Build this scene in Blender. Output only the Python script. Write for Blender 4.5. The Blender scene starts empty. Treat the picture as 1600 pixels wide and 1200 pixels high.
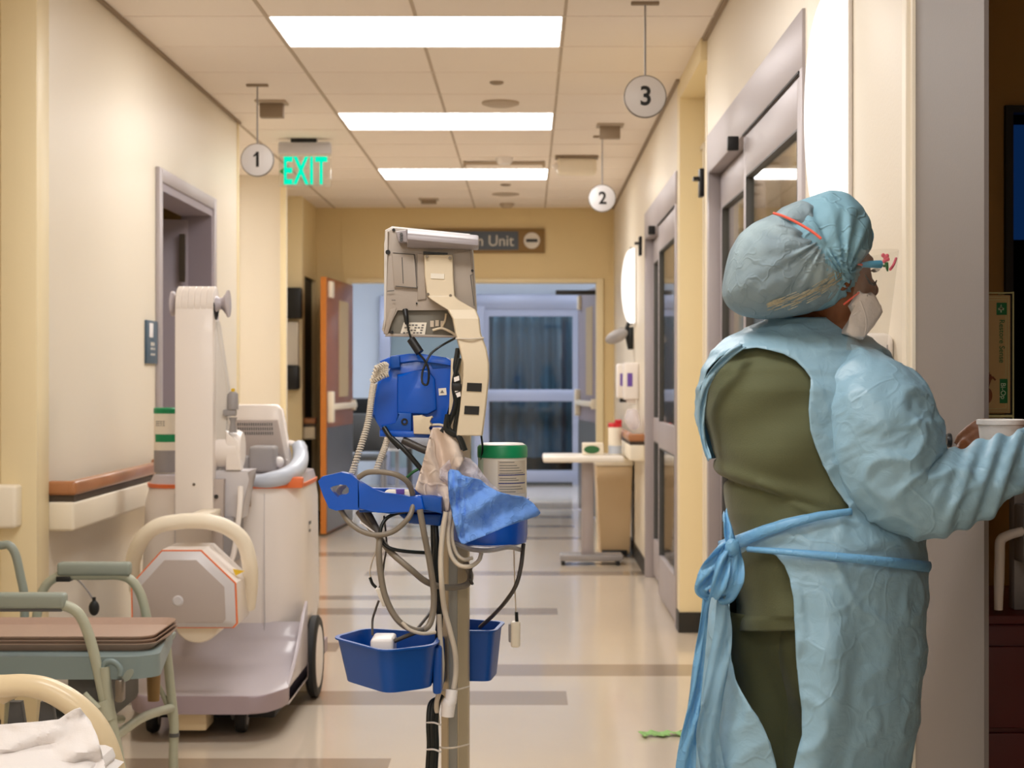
import bpy, bmesh, math, random
from mathutils import Vector, Matrix, noise
random.seed(4)
F=2550.0; VX=824.0; VY=590.0; CH=1.26; CEIL=2.7375
C=bpy.context.scene.collection
PI=math.pi
def R(d): return d*PI/180
def at(px,py,Y):
    """a point at distance Y seen at picture position px, py"""
    return Vector(((px-VX)*Y/F, Y, CH-(py-VY)*Y/F))
def xz(px,py,Y):
    p=at(px,py,Y); return (p.x,p.z)
def lin(c):
    return c/12.92 if c<=0.04045 else ((c+0.055)/1.055)**2.4
def rgb(r,g,b): return (lin(r/255),lin(g/255),lin(b/255),1)

# ---------------------------------------------------------------- materials
def mat(name,col,rough=.5,metal=0.,bump=0.,bscale=40.,alpha=1.,coat=0.,trans=0.,sss=0.,var=0.,vscale=6.,spec=.5,emit=0.,ior=1.45,sheen=0.):
    m=bpy.data.materials.new(name); m.use_nodes=True
    nt=m.node_tree; b=nt.nodes['Principled BSDF']
    b.inputs['Base Color'].default_value=col
    b.inputs['Roughness'].default_value=rough
    b.inputs['Metallic'].default_value=metal
    b.inputs['Alpha'].default_value=alpha
    b.inputs['Coat Weight'].default_value=coat
    b.inputs['Coat Roughness'].default_value=.08
    b.inputs['Transmission Weight'].default_value=trans
    b.inputs['Specular IOR Level'].default_value=spec
    b.inputs['IOR'].default_value=ior
    b.inputs['Sheen Weight'].default_value=sheen
    if sss:
        b.inputs['Subsurface Weight'].default_value=sss
        b.inputs['Subsurface Radius'].default_value=(.02,.01,.008)
        b.inputs['Subsurface Scale'].default_value=.5
    if emit:
        b.inputs['Emission Color'].default_value=col
        b.inputs['Emission Strength'].default_value=emit
    tc=None
    if bump or var:
        tc=nt.nodes.new('ShaderNodeTexCoord')
    if var:
        n=nt.nodes.new('ShaderNodeTexNoise'); n.inputs['Scale'].default_value=vscale; n.inputs['Detail'].default_value=4
        mx=nt.nodes.new('ShaderNodeMix'); mx.data_type='RGBA'
        mx.inputs[6].default_value=tuple(c*(1-var) for c in col[:3])+(1,)
        mx.inputs[7].default_value=tuple(min(1,c*(1+var)) for c in col[:3])+(1,)
        nt.links.new(tc.outputs['Object'],n.inputs['Vector'])
        nt.links.new(n.outputs['Fac'],mx.inputs[0])
        nt.links.new(mx.outputs[2],b.inputs['Base Color'])
    if bump:
        n=nt.nodes.new('ShaderNodeTexNoise'); n.inputs['Scale'].default_value=bscale; n.inputs['Detail'].default_value=5
        bp=nt.nodes.new('ShaderNodeBump'); bp.inputs['Strength'].default_value=bump; bp.inputs['Distance'].default_value=.01
        nt.links.new(tc.outputs['Object'],n.inputs['Vector'])
        nt.links.new(n.outputs['Fac'],bp.inputs['Height'])
        nt.links.new(bp.outputs['Normal'],b.inputs['Normal'])
    return m
def emis(name,col,strength):
    m=bpy.data.materials.new(name); m.use_nodes=True
    nt=m.node_tree; nt.nodes.clear()
    e=nt.nodes.new('ShaderNodeEmission'); o=nt.nodes.new('ShaderNodeOutputMaterial')
    e.inputs[0].default_value=col; e.inputs[1].default_value=strength
    nt.links.new(e.outputs[0],o.inputs[0]); return m
def glassy(name,tint,gloss=.12,rough=.02,dens=.0,face=(1,1,1,1),fres=True):
    """thin sheet: mostly see-through, with a reflection and an optional milky part"""
    m=bpy.data.materials.new(name); m.use_nodes=True
    nt=m.node_tree; nt.nodes.clear()
    t=nt.nodes.new('ShaderNodeBsdfTransparent'); t.inputs[0].default_value=tint
    g=nt.nodes.new('ShaderNodeBsdfGlossy'); g.inputs['Roughness'].default_value=rough
    d=nt.nodes.new('ShaderNodeBsdfDiffuse'); d.inputs[0].default_value=face
    lw=nt.nodes.new('ShaderNodeLayerWeight'); lw.inputs[0].default_value=.5
    pw=nt.nodes.new('ShaderNodeMath'); pw.operation='POWER'; pw.inputs[1].default_value=4.0; nt.links.new(lw.outputs['Facing'],pw.inputs[0])
    fr=nt.nodes.new('ShaderNodeMath'); fr.operation='MULTIPLY'; fr.inputs[1].default_value=.75; nt.links.new(pw.outputs[0],fr.inputs[0])
    mp=nt.nodes.new('ShaderNodeMath'); mp.operation='ADD'; mp.inputs[1].default_value=gloss; mp.use_clamp=True
    m0=nt.nodes.new('ShaderNodeMixShader'); m0.inputs[0].default_value=dens
    m1=nt.nodes.new('ShaderNodeMixShader'); o=nt.nodes.new('ShaderNodeOutputMaterial')
    nt.links.new(t.outputs[0],m0.inputs[1]); nt.links.new(d.outputs[0],m0.inputs[2])
    mp.inputs[0].default_value=0
    if fres: nt.links.new(fr.outputs[0],mp.inputs[0])
    nt.links.new(mp.outputs[0],m1.inputs[0])
    nt.links.new(m0.outputs[0],m1.inputs[1]); nt.links.new(g.outputs[0],m1.inputs[2])
    nt.links.new(m1.outputs[0],o.inputs[0]); return m
def film(name,col,rough=.35,thru=.25,clear=0.,bump=.35,scale=9.,fine=30.,crease=1.):
    """creased plastic film or non-woven sheet: crinkle bump, some light through it"""
    m=bpy.data.materials.new(name); m.use_nodes=True
    nt=m.node_tree; b=nt.nodes['Principled BSDF']; o=nt.nodes['Material Output']
    b.inputs['Base Color'].default_value=col; b.inputs['Roughness'].default_value=rough
    tc=nt.nodes.new('ShaderNodeTexCoord')
    ns=nt.nodes.new('ShaderNodeTexNoise'); ns.inputs['Scale'].default_value=scale*.6; ns.inputs['Detail'].default_value=3
    mixv=nt.nodes.new('ShaderNodeMix'); mixv.data_type='VECTOR'; mixv.inputs[0].default_value=.22
    nt.links.new(tc.outputs['Object'],ns.inputs['Vector'])
    nt.links.new(tc.outputs['Object'],mixv.inputs[4]); nt.links.new(ns.outputs['Color'],mixv.inputs[5])
    vo=nt.nodes.new('ShaderNodeTexVoronoi'); vo.feature='DISTANCE_TO_EDGE'; vo.inputs['Scale'].default_value=scale
    nt.links.new(mixv.outputs[1],vo.inputs['Vector'])
    rp=nt.nodes.new('ShaderNodeMapRange'); rp.inputs[1].default_value=0; rp.inputs[2].default_value=.045; rp.inputs[3].default_value=1; rp.inputs[4].default_value=0
    nt.links.new(vo.outputs['Distance'],rp.inputs[0])
    n2=nt.nodes.new('ShaderNodeTexNoise'); n2.inputs['Scale'].default_value=fine; n2.inputs['Detail'].default_value=4; n2.inputs['Distortion'].default_value=1.2
    nt.links.new(tc.outputs['Object'],n2.inputs['Vector'])
    am_=nt.nodes.new('ShaderNodeMath'); am_.operation='MULTIPLY'; am_.inputs[1].default_value=.45; nt.links.new(n2.outputs['Fac'],am_.inputs[0])
    ad=nt.nodes.new('ShaderNodeMath'); ad.operation='MULTIPLY_ADD'; ad.inputs[1].default_value=.5*crease
    nt.links.new(rp.outputs[0],ad.inputs[0]); nt.links.new(am_.outputs[0],ad.inputs[2])
    bp=nt.nodes.new('ShaderNodeBump'); bp.inputs['Strength'].default_value=bump; bp.inputs['Distance'].default_value=.012
    nt.links.new(ad.outputs[0],bp.inputs['Height']); nt.links.new(bp.outputs[0],b.inputs['Normal'])
    tr=nt.nodes.new('ShaderNodeBsdfTranslucent'); tr.inputs[0].default_value=col
    nt.links.new(bp.outputs[0],tr.inputs['Normal'])
    mx=nt.nodes.new('ShaderNodeMixShader'); mx.inputs[0].default_value=thru
    nt.links.new(b.outputs[0],mx.inputs[1]); nt.links.new(tr.outputs[0],mx.inputs[2])
    last=mx
    if clear:
        tp=nt.nodes.new('ShaderNodeBsdfTransparent'); m2=nt.nodes.new('ShaderNodeMixShader'); m2.inputs[0].default_value=clear
        nt.links.new(mx.outputs[0],m2.inputs[1]); nt.links.new(tp.outputs[0],m2.inputs[2]); last=m2
    nt.links.new(last.outputs[0],o.inputs[0]); return m

M={}
M['wall']=mat('cream_wall_vinyl',rgb(229,219,201),.42,bump=.06,bscale=120,var=.015,vscale=2)
M['wall_warm']=mat('ochre_wall_paint',rgb(224,202,152),.5,bump=.05,bscale=120,var=.02,vscale=2)
M['wall_yellow']=mat('yellow_cream_panel',rgb(236,220,180),.45,bump=.04,bscale=90,var=.015,vscale=2)
M['wall_tan']=mat('tan_room_paint',rgb(160,122,62),.6,bump=.05,var=.03)
M['wall_cool']=mat('pale_blue_wall',rgb(205,214,226),.5)
M['tile']=mat('ceiling_tile',rgb(244,234,224),.9,bump=.25,bscale=260,var=.015,vscale=3)
M['tbar']=mat('grid_shade_and_fitting_beige',rgb(188,172,152),.6)  # beige of ceiling fittings; on the grid bars it holds gap shade
M['floor']=mat('beige_vinyl_floor',rgb(220,206,188),.16,bump=.012,bscale=5,var=.03,vscale=3,coat=.35)
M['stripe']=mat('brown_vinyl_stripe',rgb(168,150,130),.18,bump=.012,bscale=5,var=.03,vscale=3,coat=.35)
M['black_base']=mat('black_rubber_base',rgb(38,38,36),.45)
M['alu']=mat('brushed_aluminium_frame',rgb(176,168,170),.46,metal=.4,bump=.02,bscale=300)
M['alu_cool']=mat('blue_grey_aluminium',rgb(168,174,196),.4,metal=.3)
M['jamb']=mat('grey_painted_jamb',rgb(122,114,110),.5,bump=.03,bscale=200)
M['doorgrey']=mat('mauve_grey_door',rgb(150,140,150),.5)
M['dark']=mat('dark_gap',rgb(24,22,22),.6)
M['black']=mat('black_plastic',rgb(24,25,26),.4)
M['blackrub']=mat('black_rubber',rgb(30,31,32),.6,bump=.05)
M['wood']=mat('orange_wood_door',rgb(142,84,46),.4,var=.12,vscale=3,bump=.03)
M['woodedge']=mat('orange_wood_edge',rgb(200,122,52),.4,var=.08)
M['rail']=mat('brown_wood_rail',rgb(172,116,76),.32,var=.18,vscale=7,coat=.3)
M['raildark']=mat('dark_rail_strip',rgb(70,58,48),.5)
M['cream']=mat('cream_plastic',rgb(238,228,208),.4)
M['white']=mat('white_plastic',rgb(238,232,228),.35)
M['whitegloss']=mat('glossy_white_plastic',rgb(240,232,226),.22,coat=.2)
M['machine']=mat('machine_white_shell',rgb(236,228,222),.3,coat=.15)
M['lilac']=mat('lilac_grey_shell',rgb(186,178,184),.32,coat=.2)
M['lilacdark']=mat('mauve_grey_bumper',rgb(158,142,148),.45)
M['greyface']=mat('warm_grey_panel',rgb(176,164,158),.42)
M['greybevel']=mat('light_grey_bevel',rgb(200,196,198),.4)
M['orange']=mat('orange_trim',rgb(232,118,66),.4)
M['midgrey']=mat('mid_grey_plastic',rgb(150,146,146),.45)
M['darkgrey']=mat('dark_grey_plastic',rgb(84,84,84),.5)
M['bluegrey']=mat('pale_blue_grey_plastic',rgb(190,198,212),.35)
M['chairtube']=mat('green_grey_tube_paint',rgb(168,170,150),.38,var=.05,vscale=20)
M['armpad']=mat('grey_green_armrest_plastic',rgb(142,150,140),.4)
M['seat']=mat('blue_grey_seat_plastic',rgb(122,138,138),.4)
M['tray']=mat('brown_fibreglass_tray',rgb(172,146,130),.45,var=.05,vscale=60)
M['bedtube']=mat('cream_bed_rail',rgb(226,206,168),.35,coat=.2)
M['linen']=mat('white_linen',rgb(232,226,222),.85,bump=.15,bscale=300,sheen=.3)
M['monback']=mat('taupe_monitor_shell',rgb(168,156,144),.45,bump=.02,bscale=300)
M['monrim']=mat('off_white_monitor_rim',rgb(214,208,200),.35)
M['monhandle']=mat('grey_lilac_handle',rgb(158,150,152),.4)
M['mondark']=mat('grey_olive_recess',rgb(118,114,104),.5)
M['beigemetal']=mat('beige_powder_coat',rgb(218,202,174),.4,bump=.02,bscale=300)
M['pole']=mat('beige_aluminium_pole',rgb(196,180,150),.36,metal=.25)
M['polegrey']=mat('grey_pole_strip',rgb(150,148,140),.4,metal=.2)
M['blue']=mat('bright_blue_plastic',rgb(0,84,190),.3,coat=.15)
M['bluedeep']=mat('deep_blue_plastic',rgb(0,76,162),.38)
M['bluecloth']=film('blue_sterile_wrap',rgb(120,170,245),.7,.18,0,.35,18,60,.8)
M['paper']=film('off_white_pouch_paper',rgb(232,214,198),.8,.15,0,.35,10,24,.7)
M['bag']=film('clear_plastic_bag',rgb(240,234,240),.25,.4,.42,.45,26,60,1)
M['cable']=mat('taupe_cable',rgb(128,118,104),.42)
M['cablelight']=mat('pale_beige_cable',rgb(206,194,176),.45)
M['cabledark']=mat('dark_grey_cable',rgb(72,66,60),.42)
M['cableblack']=mat('black_cable',rgb(20,24,22),.38)
M['coil']=mat('white_coiled_cord',rgb(216,206,190),.5)
M['green']=mat('green_lid_plastic',rgb(10,136,84),.4)
M['label']=mat('off_white_label',rgb(236,228,212),.55)
M['labeltan']=mat('tan_label_print',rgb(206,192,172),.6)
M['labelgreen']=mat('pale_green_label',rgb(206,224,196),.55)
M['ink']=mat('grey_print',rgb(110,108,106),.7)
M['navy']=mat('navy_print',rgb(40,50,120),.6)
M['purple']=mat('violet_print',rgb(110,80,170),.6)
M['skin']=mat('brown_skin',rgb(120,74,44),.48,sss=.08,var=.05,vscale=30,bump=.05,bscale=200)
M['hair']=mat('dark_hair',rgb(38,28,24),.6,bump=.6,bscale=120)
M['blond']=mat('light_hair_tips',rgb(196,190,164),.6,bump=.6,bscale=160)
M['scrub']=mat('olive_scrub_cloth',rgb(88,92,62),.8,bump=.12,bscale=400,var=.05,vscale=9,sheen=.15)
M['gown']=film('pale_blue_gown_film',rgb(160,200,221),.36,.22,0.0,.42,10,30,.26)
M['gownsheer']=film('sheer_blue_gown_film',rgb(160,200,222),.36,.35,.22,.42,10,24,.4)
M['strap']=film('bright_blue_tie_film',rgb(132,194,234),.35,.3,0,.3,22,60,.5)
M['mask']=mat('grey_white_mask_cloth',rgb(224,217,214),.85,bump=.15,bscale=150)
M['foam']=mat('blue_shield_foam',rgb(54,150,190),.7)
M['coral']=mat('coral_elastic',rgb(240,104,84),.5)
M['pink']=mat('pink_print',rgb(226,100,120),.6)
M['leaf']=mat('green_print',rgb(50,104,60),.6)
M['shield']=glassy('clear_shield_film',(.98,.98,.97,1),.03,.10,.07,rgb(236,228,220),fres=False)
M['glass']=glassy('door_glass',(.90,.90,.87,1),.02,.03)
M['glassblue']=glassy('far_door_glass',(.62,.72,.80,1),.05,.03)
M['darkglass']=glassy('dark_window_glass',(.5,.5,.5,1),.0,.05)
M['acrylic']=glassy('clear_acrylic_panel',(.93,.94,.92,1),.05,.05,.10,rgb(220,214,204))
M['curtain']=mat('beige_curtain',rgb(190,172,140),.85)
M['curtainblue']=mat('blue_grey_curtain',rgb(136,152,158),.85,var=.1,vscale=3)
M['lamp']=emis('lit_lamp_lens',(1,.965,.92,1),13.0)
M['lampdim']=emis('lit_lamp_basket',(.97,.97,1,1),6.0)
M['lampcool']=emis('cool_lit_lens',(.86,.91,1,1),15.0)
M['fillinner']=emis('curtain_fill_glow',(1,.93,.82,1),6)  # glow for the light added behind the corridor glass doors
M['sconce']=emis('lit_sconce_lens',(1,.95,.88,1),1.15)
M['exit']=emis('green_exit_glow',(.0,.72,.42,1),.85)
M['exitarrow']=mat('green_exit_arrow',rgb(40,150,80),.5)
M['signwhite']=mat('white_sign_disc',rgb(236,234,236),.35)
M['signedge']=mat('grey_sign_edge',rgb(120,112,104),.4)
M['signnavy']=mat('navy_sign_panel',rgb(70,78,88),.4)
M['signwood']=mat('bronze_sign_frame',rgb(138,108,62),.45)
M['signpale']=mat('pale_sign_lettering',rgb(220,214,204),.5)
M['plaque']=mat('slate_blue_plaque',rgb(70,92,110),.4)
M['vent']=mat('taupe_vent',rgb(150,132,112),.6)
M['red']=mat('dark_red_cart_paint',rgb(92,14,12),.4)
M['redcap']=mat('red_cap',rgb(206,40,50),.4)
M['gbox']=mat('kraft_glove_box_card',rgb(186,158,112),.6)
M['gframe']=mat('pale_green_line',rgb(190,190,140),.6)
M['gprint']=mat('green_box_print',rgb(20,110,60),.6)
M['brownprint']=mat('brown_hand_print',rgb(126,74,44),.7)
M['foamcup']=mat('white_foam_cup',rgb(240,238,236),.6,bump=.1,bscale=250)
M['glovegreen']=mat('pale_green_crumpled_paper',rgb(150,196,120),.7)
M['nightblue']=emis('blue_night_view',(.01,.06,.24,1),.6)
M['nightgreen']=mat('dark_foliage_view',rgb(14,44,22),.8,var=.6,vscale=30)
M['steel']=mat('steel_kick_plate',rgb(124,116,106),.3,metal=.8,bump=.02)
M['tabletop']=mat('white_laminate',rgb(240,234,224),.3)
M['yellow']=mat('yellow_marking',rgb(226,186,40),.5)

# ---------------------------------------------------------------- geometry helpers
def wloc(o):
    v=Vector((0,0,0))
    while o: v+=o.location; o=o.parent
    return v
class MB:
    def __init__(s): s.bm=bmesh.new(); s.X=Matrix.Identity(4); s.mi=0; s.k=0; s.jit=.00017
    def _add(s,vs,fs,smooth=False):
        bv=[s.bm.verts.new(s.X@Vector(v)) for v in vs]
        out=[]
        for f in fs:
            try:
                q=s.bm.faces.new([bv[i] for i in f]); q.smooth=smooth; q.material_index=s.mi; out.append(q)
            except ValueError: pass
        return bv,out
    def box(s,x0,x1,y0,y1,z0,z1,bev=0,seg=2):
        x0,x1=sorted((x0,x1)); y0,y1=sorted((y0,y1)); z0,z1=sorted((z0,z1))
        e=s.jit*s.k; s.k+=1
        if min(x1-x0,y1-y0,z1-z0)>4*e: x0+=e;x1-=e;y0+=e;y1-=e;z0+=e;z1-=e
        bev=min(bev,.45*min(x1-x0,y1-y0,z1-z0))
        vs=[(x,y,z) for x in (x0,x1) for y in (y0,y1) for z in (z0,z1)]
        fs=[(0,1,3,2),(4,6,7,5),(0,4,5,1),(2,3,7,6),(0,2,6,4),(1,5,7,3)]
        bv,bf=s._add(vs,fs)
        if bev:
            es=list({e for f in bf for e in f.edges})
            r=bmesh.ops.bevel(s.bm,geom=es,offset=bev,segments=seg,profile=.5,affect='EDGES')
            for f in r['faces']: f.smooth=True; f.material_index=s.mi
        return s
    def prism(s,pts,y0,y1,bev=0,axis='y',seg=2):
        """polygon pts (2D) extruded along an axis; for y the 2D is (x,z)"""
        def P(a,b,c):
            return {'y':(a,c,b),'x':(c,a,b),'z':(a,b,c)}[axis]
        n=len(pts)
        vs=[P(a,b,y0) for a,b in pts]+[P(a,b,y1) for a,b in pts]
        fs=[tuple(range(n)),tuple(range(2*n-1,n-1,-1))]+[(i,i+n,(i+1)%n+n,(i+1)%n) for i in range(n)]
        bv,bf=s._add(vs,fs)
        if bev:
            es=list({e for f in bf[:2] for e in f.edges})
            r=bmesh.ops.bevel(s.bm,geom=es,offset=bev,segments=seg,profile=.5,affect='EDGES')
            for f in r['faces']: f.smooth=True; f.material_index=s.mi
        return s
    def lathe(s,prof,c=(0,0,0),n=32,axis='z',cap=True,smooth=True):
        vs=[];fs=[]
        for r,h in prof:
            for k in range(n):
                a=2*PI*k/n; u,v=r*math.cos(a),r*math.sin(a)
                p={'z':(u,v,h),'x':(h,u,v),'y':(u,h,v)}[axis]
                vs.append((p[0]+c[0],p[1]+c[1],p[2]+c[2]))
        m=len(prof)
        for i in range(m-1):
            for k in range(n):
                k2=(k+1)%n; fs.append((i*n+k,i*n+k2,(i+1)*n+k2,(i+1)*n+k))
        if cap:
            if prof[0][0]>1e-4: fs.append(tuple(range(n))[::-1])
            if prof[-1][0]>1e-4: fs.append(tuple((m-1)*n+k for k in range(n)))
        s._add(vs,fs,smooth); return s
    def tube(s,pts,r=.01,n=10,sub=6,closed=False,flat=None,cap=True,noise_r=0):
        P=[Vector(p) for p in pts]; m=len(P)
        rs=r if isinstance(r,(list,tuple)) else [r]*m
        Q=[];RR=[]
        segs=m if closed else m-1
        for i in range(segs):
            p1,p2=P[i],P[(i+1)%m]
            p0=P[i-1] if (i>0 or closed) else p1*2-p2
            p3=P[(i+2)%m] if (i+2<m or closed) else p2*2-p1
            for k in range(sub):
                t=k/sub
                q=.5*((2*p1)+(-p0+p2)*t+(2*p0-5*p1+4*p2-p3)*t*t+(-p0+3*p1-3*p2+p3)*t**3)
                Q.append(q); RR.append(rs[i]*(1-t)+rs[(i+1)%m]*t)
        if not closed: Q.append(P[-1]); RR.append(rs[-1])
        vs=[];fs=[];L=len(Q)
        up=None
        for i in range(L):
            if closed: d=(Q[(i+1)%L]-Q[i-1])
            else: d=Q[min(i+1,L-1)]-Q[max(i-1,0)]
            if d.length<1e-9: d=Vector((0,0,1))
            d.normalize()
            if up is None:
                up=d.orthogonal().normalized()
            up=(up-d*up.dot(d))
            if up.length<1e-6: up=d.orthogonal()
            up.normalize(); sd=d.cross(up)
            for k in range(n):
                a=2*PI*k/n
                rr=RR[i]
                ca,sa=math.cos(a),math.sin(a)
                if flat: sa*=flat
                vs.append(Q[i]+(up*ca+sd*sa)*rr)
        for i in range(L if closed else L-1):
            i2=(i+1)%L
            for k in range(n):
                k2=(k+1)%n; fs.append((i*n+k,i*n+k2,i2*n+k2,i2*n+k))
        if not closed and cap:
            fs.append(tuple(range(n))[::-1]); fs.append(tuple((L-1)*n+k for k in range(n)))
        s._add(vs,fs,True); return s
    def ell(s,c,r,nu=32,nv=20,rot=None):
        vs=[];fs=[]
        for j in range(nv+1):
            ph=PI*j/nv
            for i in range(nu):
                a=2*PI*i/nu
                v=Vector((r[0]*math.sin(ph)*math.cos(a),r[1]*math.sin(ph)*math.sin(a),r[2]*math.cos(ph)))
                if rot is not None: v=rot@v
                vs.append(v+Vector(c))
        for j in range(nv):
            for i in range(nu):
                i2=(i+1)%nu; fs.append((j*nu+i,(j+1)*nu+i,(j+1)*nu+i2,j*nu+i2))
        s._add(vs,fs,True); return s
    def grid(s,fn,nu,nv,closed=False,smooth=True,keep=None):
        vs=[];fs=[]
        for j in range(nv+1):
            for i in range(nu+(0 if closed else 1)):
                vs.append(fn(i/nu,j/nv))
        w=nu if closed else nu+1
        for j in range(nv):
            for i in range(nu):
                i2=(i+1)%w if closed else i+1
                if keep and not keep((i+.5)/nu,(j+.5)/nv): continue
                fs.append((j*w+i,j*w+i2,(j+1)*w+i2,(j+1)*w+i))
        s._add(vs,fs,smooth); return s
    def build(s,name,m,parent=None,solid=0,weld=1e-5,sharp=40,outside=True):
        bm=s.bm
        if weld: bmesh.ops.remove_doubles(bm,verts=bm.verts,dist=weld)
        lone=[v for v in bm.verts if not v.link_faces]
        if lone: bmesh.ops.delete(bm,geom=lone,context='VERTS')
        if outside: bmesh.ops.recalc_face_normals(bm,faces=bm.faces)
        bad=[f for f in bm.faces if f.calc_area()<1e-9]
        if bad and solid: bmesh.ops.delete(bm,geom=bad,context='FACES')
        off=wloc(parent)
        for v in bm.verts: v.co-=off
        me=bpy.data.meshes.new(name); bm.to_mesh(me); bm.free()
        for mm in (m if isinstance(m,(list,tuple)) else [m]): me.materials.append(mm)
        if sharp: me.set_sharp_from_angle(angle=R(sharp))
        o=bpy.data.objects.new(name,me); C.objects.link(o)
        if solid:
            md=o.modifiers.new('thickness','SOLIDIFY'); md.thickness=solid; md.offset=0; md.use_even_offset=False
        if parent: o.parent=parent
        return o
def thing(name,label,cat,loc=(0,0,0),group=None):
    o=bpy.data.objects.new(name,None); C.objects.link(o); o.location=loc; o.empty_display_size=.05
    o['label']=label; o['category']=cat
    if group: o['group']=group
    return o
def tag(o,label,cat,group=None,kind=None):
    o['label']=label; o['category']=cat
    if group: o['group']=group
    if kind: o['kind']=kind
    return o
def recentre(o,p):
    """move a single-mesh thing's origin to p"""
    p=Vector(p)
    for v in o.data.vertices: v.co-=p
    o.location=p; return o
def st(o,cat=None):
    o['kind']='structure'; return o
def text(s,name,m,parent,loc,size,rot=(PI/2,0,0),ext=.0006,width=1.,align='CENTER',spacing=1.,bold=0.):
    cu=bpy.data.curves.new(name,'FONT'); cu.body=s; cu.size=size; cu.extrude=ext; cu.align_x=align; cu.align_y='CENTER'; cu.space_character=spacing; cu.offset=bold
    o=bpy.data.objects.new(name,cu); C.objects.link(o)
    bpy.context.view_layer.update()
    me=bpy.data.meshes.new_from_object(o.evaluated_get(bpy.context.evaluated_depsgraph_get()))
    bpy.data.objects.remove(o)
    X=Matrix.Translation(Vector(loc)-wloc(parent))@(Matrix.Rotation(rot[2],4,'Z')@Matrix.Rotation(rot[1],4,'Y')@Matrix.Rotation(rot[0],4,'X'))@Matrix.Diagonal((width,1,1,1))
    me.transform(X); me.name=name; me.materials.clear(); me.materials.append(m)
    o=bpy.data.objects.new(name,me); C.objects.link(o); o.parent=parent
    return o

# ================================================================ ROOM SHELL
XR=.782; XL=-1.673
def cells(name,x0,x1,y0,y1,z,mats,regions,skip=(),extra=()):
    """flat slab split into cells; regions [(x0,x1,y0,y1,idx)], skip = holes"""
    xs={x0,x1}; ys={y0,y1}
    for r in list(regions)+[k+(0,) for k in skip]+[k+(0,) for k in extra]:
        for a in r[:2]:
            if x0<a<x1: xs.add(a)
        for a in r[2:4]:
            if y0<a<y1: ys.add(a)
    xs=sorted(xs); ys=sorted(ys)
    b=MB()
    for i in range(len(xs)-1):
        for j in range(len(ys)-1):
            cx=(xs[i]+xs[i+1])/2; cy=(ys[j]+ys[j+1])/2
            if any(k[0]<cx<k[1] and k[2]<cy<k[3] for k in skip): continue
            b.mi=0
            for r in regions:
                if r[0]<cx<r[1] and r[2]<cy<r[3]: b.mi=r[4]
            b._add([(xs[i],ys[j],z),(xs[i+1],ys[j],z),(xs[i+1],ys[j+1],z),(xs[i],ys[j+1],z)],[(0,1,2,3)])
    return b.build(name,mats,None,outside=False)
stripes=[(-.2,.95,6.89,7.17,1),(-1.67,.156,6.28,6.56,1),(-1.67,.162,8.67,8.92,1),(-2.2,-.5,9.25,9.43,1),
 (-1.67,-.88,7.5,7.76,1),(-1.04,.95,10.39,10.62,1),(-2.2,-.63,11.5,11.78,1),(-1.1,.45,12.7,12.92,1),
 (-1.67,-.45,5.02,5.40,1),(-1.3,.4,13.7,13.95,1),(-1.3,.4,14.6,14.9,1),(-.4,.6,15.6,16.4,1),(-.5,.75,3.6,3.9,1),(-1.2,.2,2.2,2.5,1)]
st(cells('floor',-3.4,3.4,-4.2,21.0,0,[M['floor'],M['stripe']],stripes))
lights=[]
y=6.67-4*2.44
fx=[]
for k in range(7): fx.append((6.67-4*2.44+2.44*k))
skip=[(-1.067,.153,a,a+.62) for a in fx]
st(cells('ceiling',-3.4,3.4,-4.2,14.25,CEIL,[M['tile']],[],skip=skip))
b=MB()
for k in range(-3,5):
    x=.153+.61*k
    if -3.3<x<3.3:
        y0=-4
        for a in fx+[99]:
            if -1.1<x<.2 and abs(x+.457)<.1:
                b.box(x-.008,x+.008,y0,min(a,14.2),CEIL-.004,CEIL+.004); y0=a+.62
        if not(-1.1<x<.2 and abs(x+.457)<.1): b.box(x-.008,x+.008,-4,14.2,CEIL-.004,CEIL+.004)
g=st(b.build('ceiling_grid_lengthwise',M['tbar'])); g.name='trim_1'  # lengthwise bars coloured darker to hold the shade of thin tile gaps
b=MB()
k=0
for k in range(-17,13):
    yy=6.67+.61*k
    b.box(-3.3,3.3 if yy<4 else .78,yy-.0035,yy+.0035,CEIL-.003,CEIL+.003)
st(b.build('trim_2',M['tile']))
# left wall with door opening
def wallx(name,x,th,y0,y1,z0,z1,holes,m,trim=None):
    """wall along Y at x (thickness th, signed), with holes [(y0,y1,z0,z1)]"""
    ys=sorted({y0,y1}|{h[0] for h in holes}|{h[1] for h in holes}); zs=sorted({z0,z1}|{h[2] for h in holes}|{h[3] for h in holes})
    b=MB(); b.jit=0
    for i in range(len(ys)-1):
        for j in range(len(zs)-1):
            cy=(ys[i]+ys[i+1])/2; cz=(zs[j]+zs[j+1])/2
            if any(h[0]<cy<h[1] and h[2]<cz<h[3] for h in holes): continue
            xa,xb=sorted((x,x+th)); b.box(xa,xb,ys[i],ys[i+1],zs[j],zs[j+1])
    bm=b.bm
    return st(b.build(name,m))
def wally(name,y,th,x0,x1,z0,z1,holes,m):
    xs=sorted({x0,x1}|{h[0] for h in holes}|{h[1] for h in holes}); zs=sorted({z0,z1}|{h[2] for h in holes}|{h[3] for h in holes})
    b=MB(); b.jit=0
    for i in range(len(xs)-1):
        for j in range(len(zs)-1):
            cx=(xs[i]+xs[i+1])/2; cz=(zs[j]+zs[j+1])/2
            if any(h[0]<cx<h[1] and h[2]<cz<h[3] for h in holes): continue
            b.box(xs[i],xs[i+1],y,y+th,zs[j],zs[j+1])
    return st(b.build(name,m))
DL0,DL1,DLZ=7.39,8.64,2.16
wallx('wall_left',XL,-.14,5.67,9.44,0,CEIL,[(DL0,DL1,0,DLZ)],M['wall'])
wally('wall_left_alcove_end',5.54,.13,-3.2,XL+.0,0,CEIL,[],M['wall_yellow']).name='wall_alcove_end'
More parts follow.
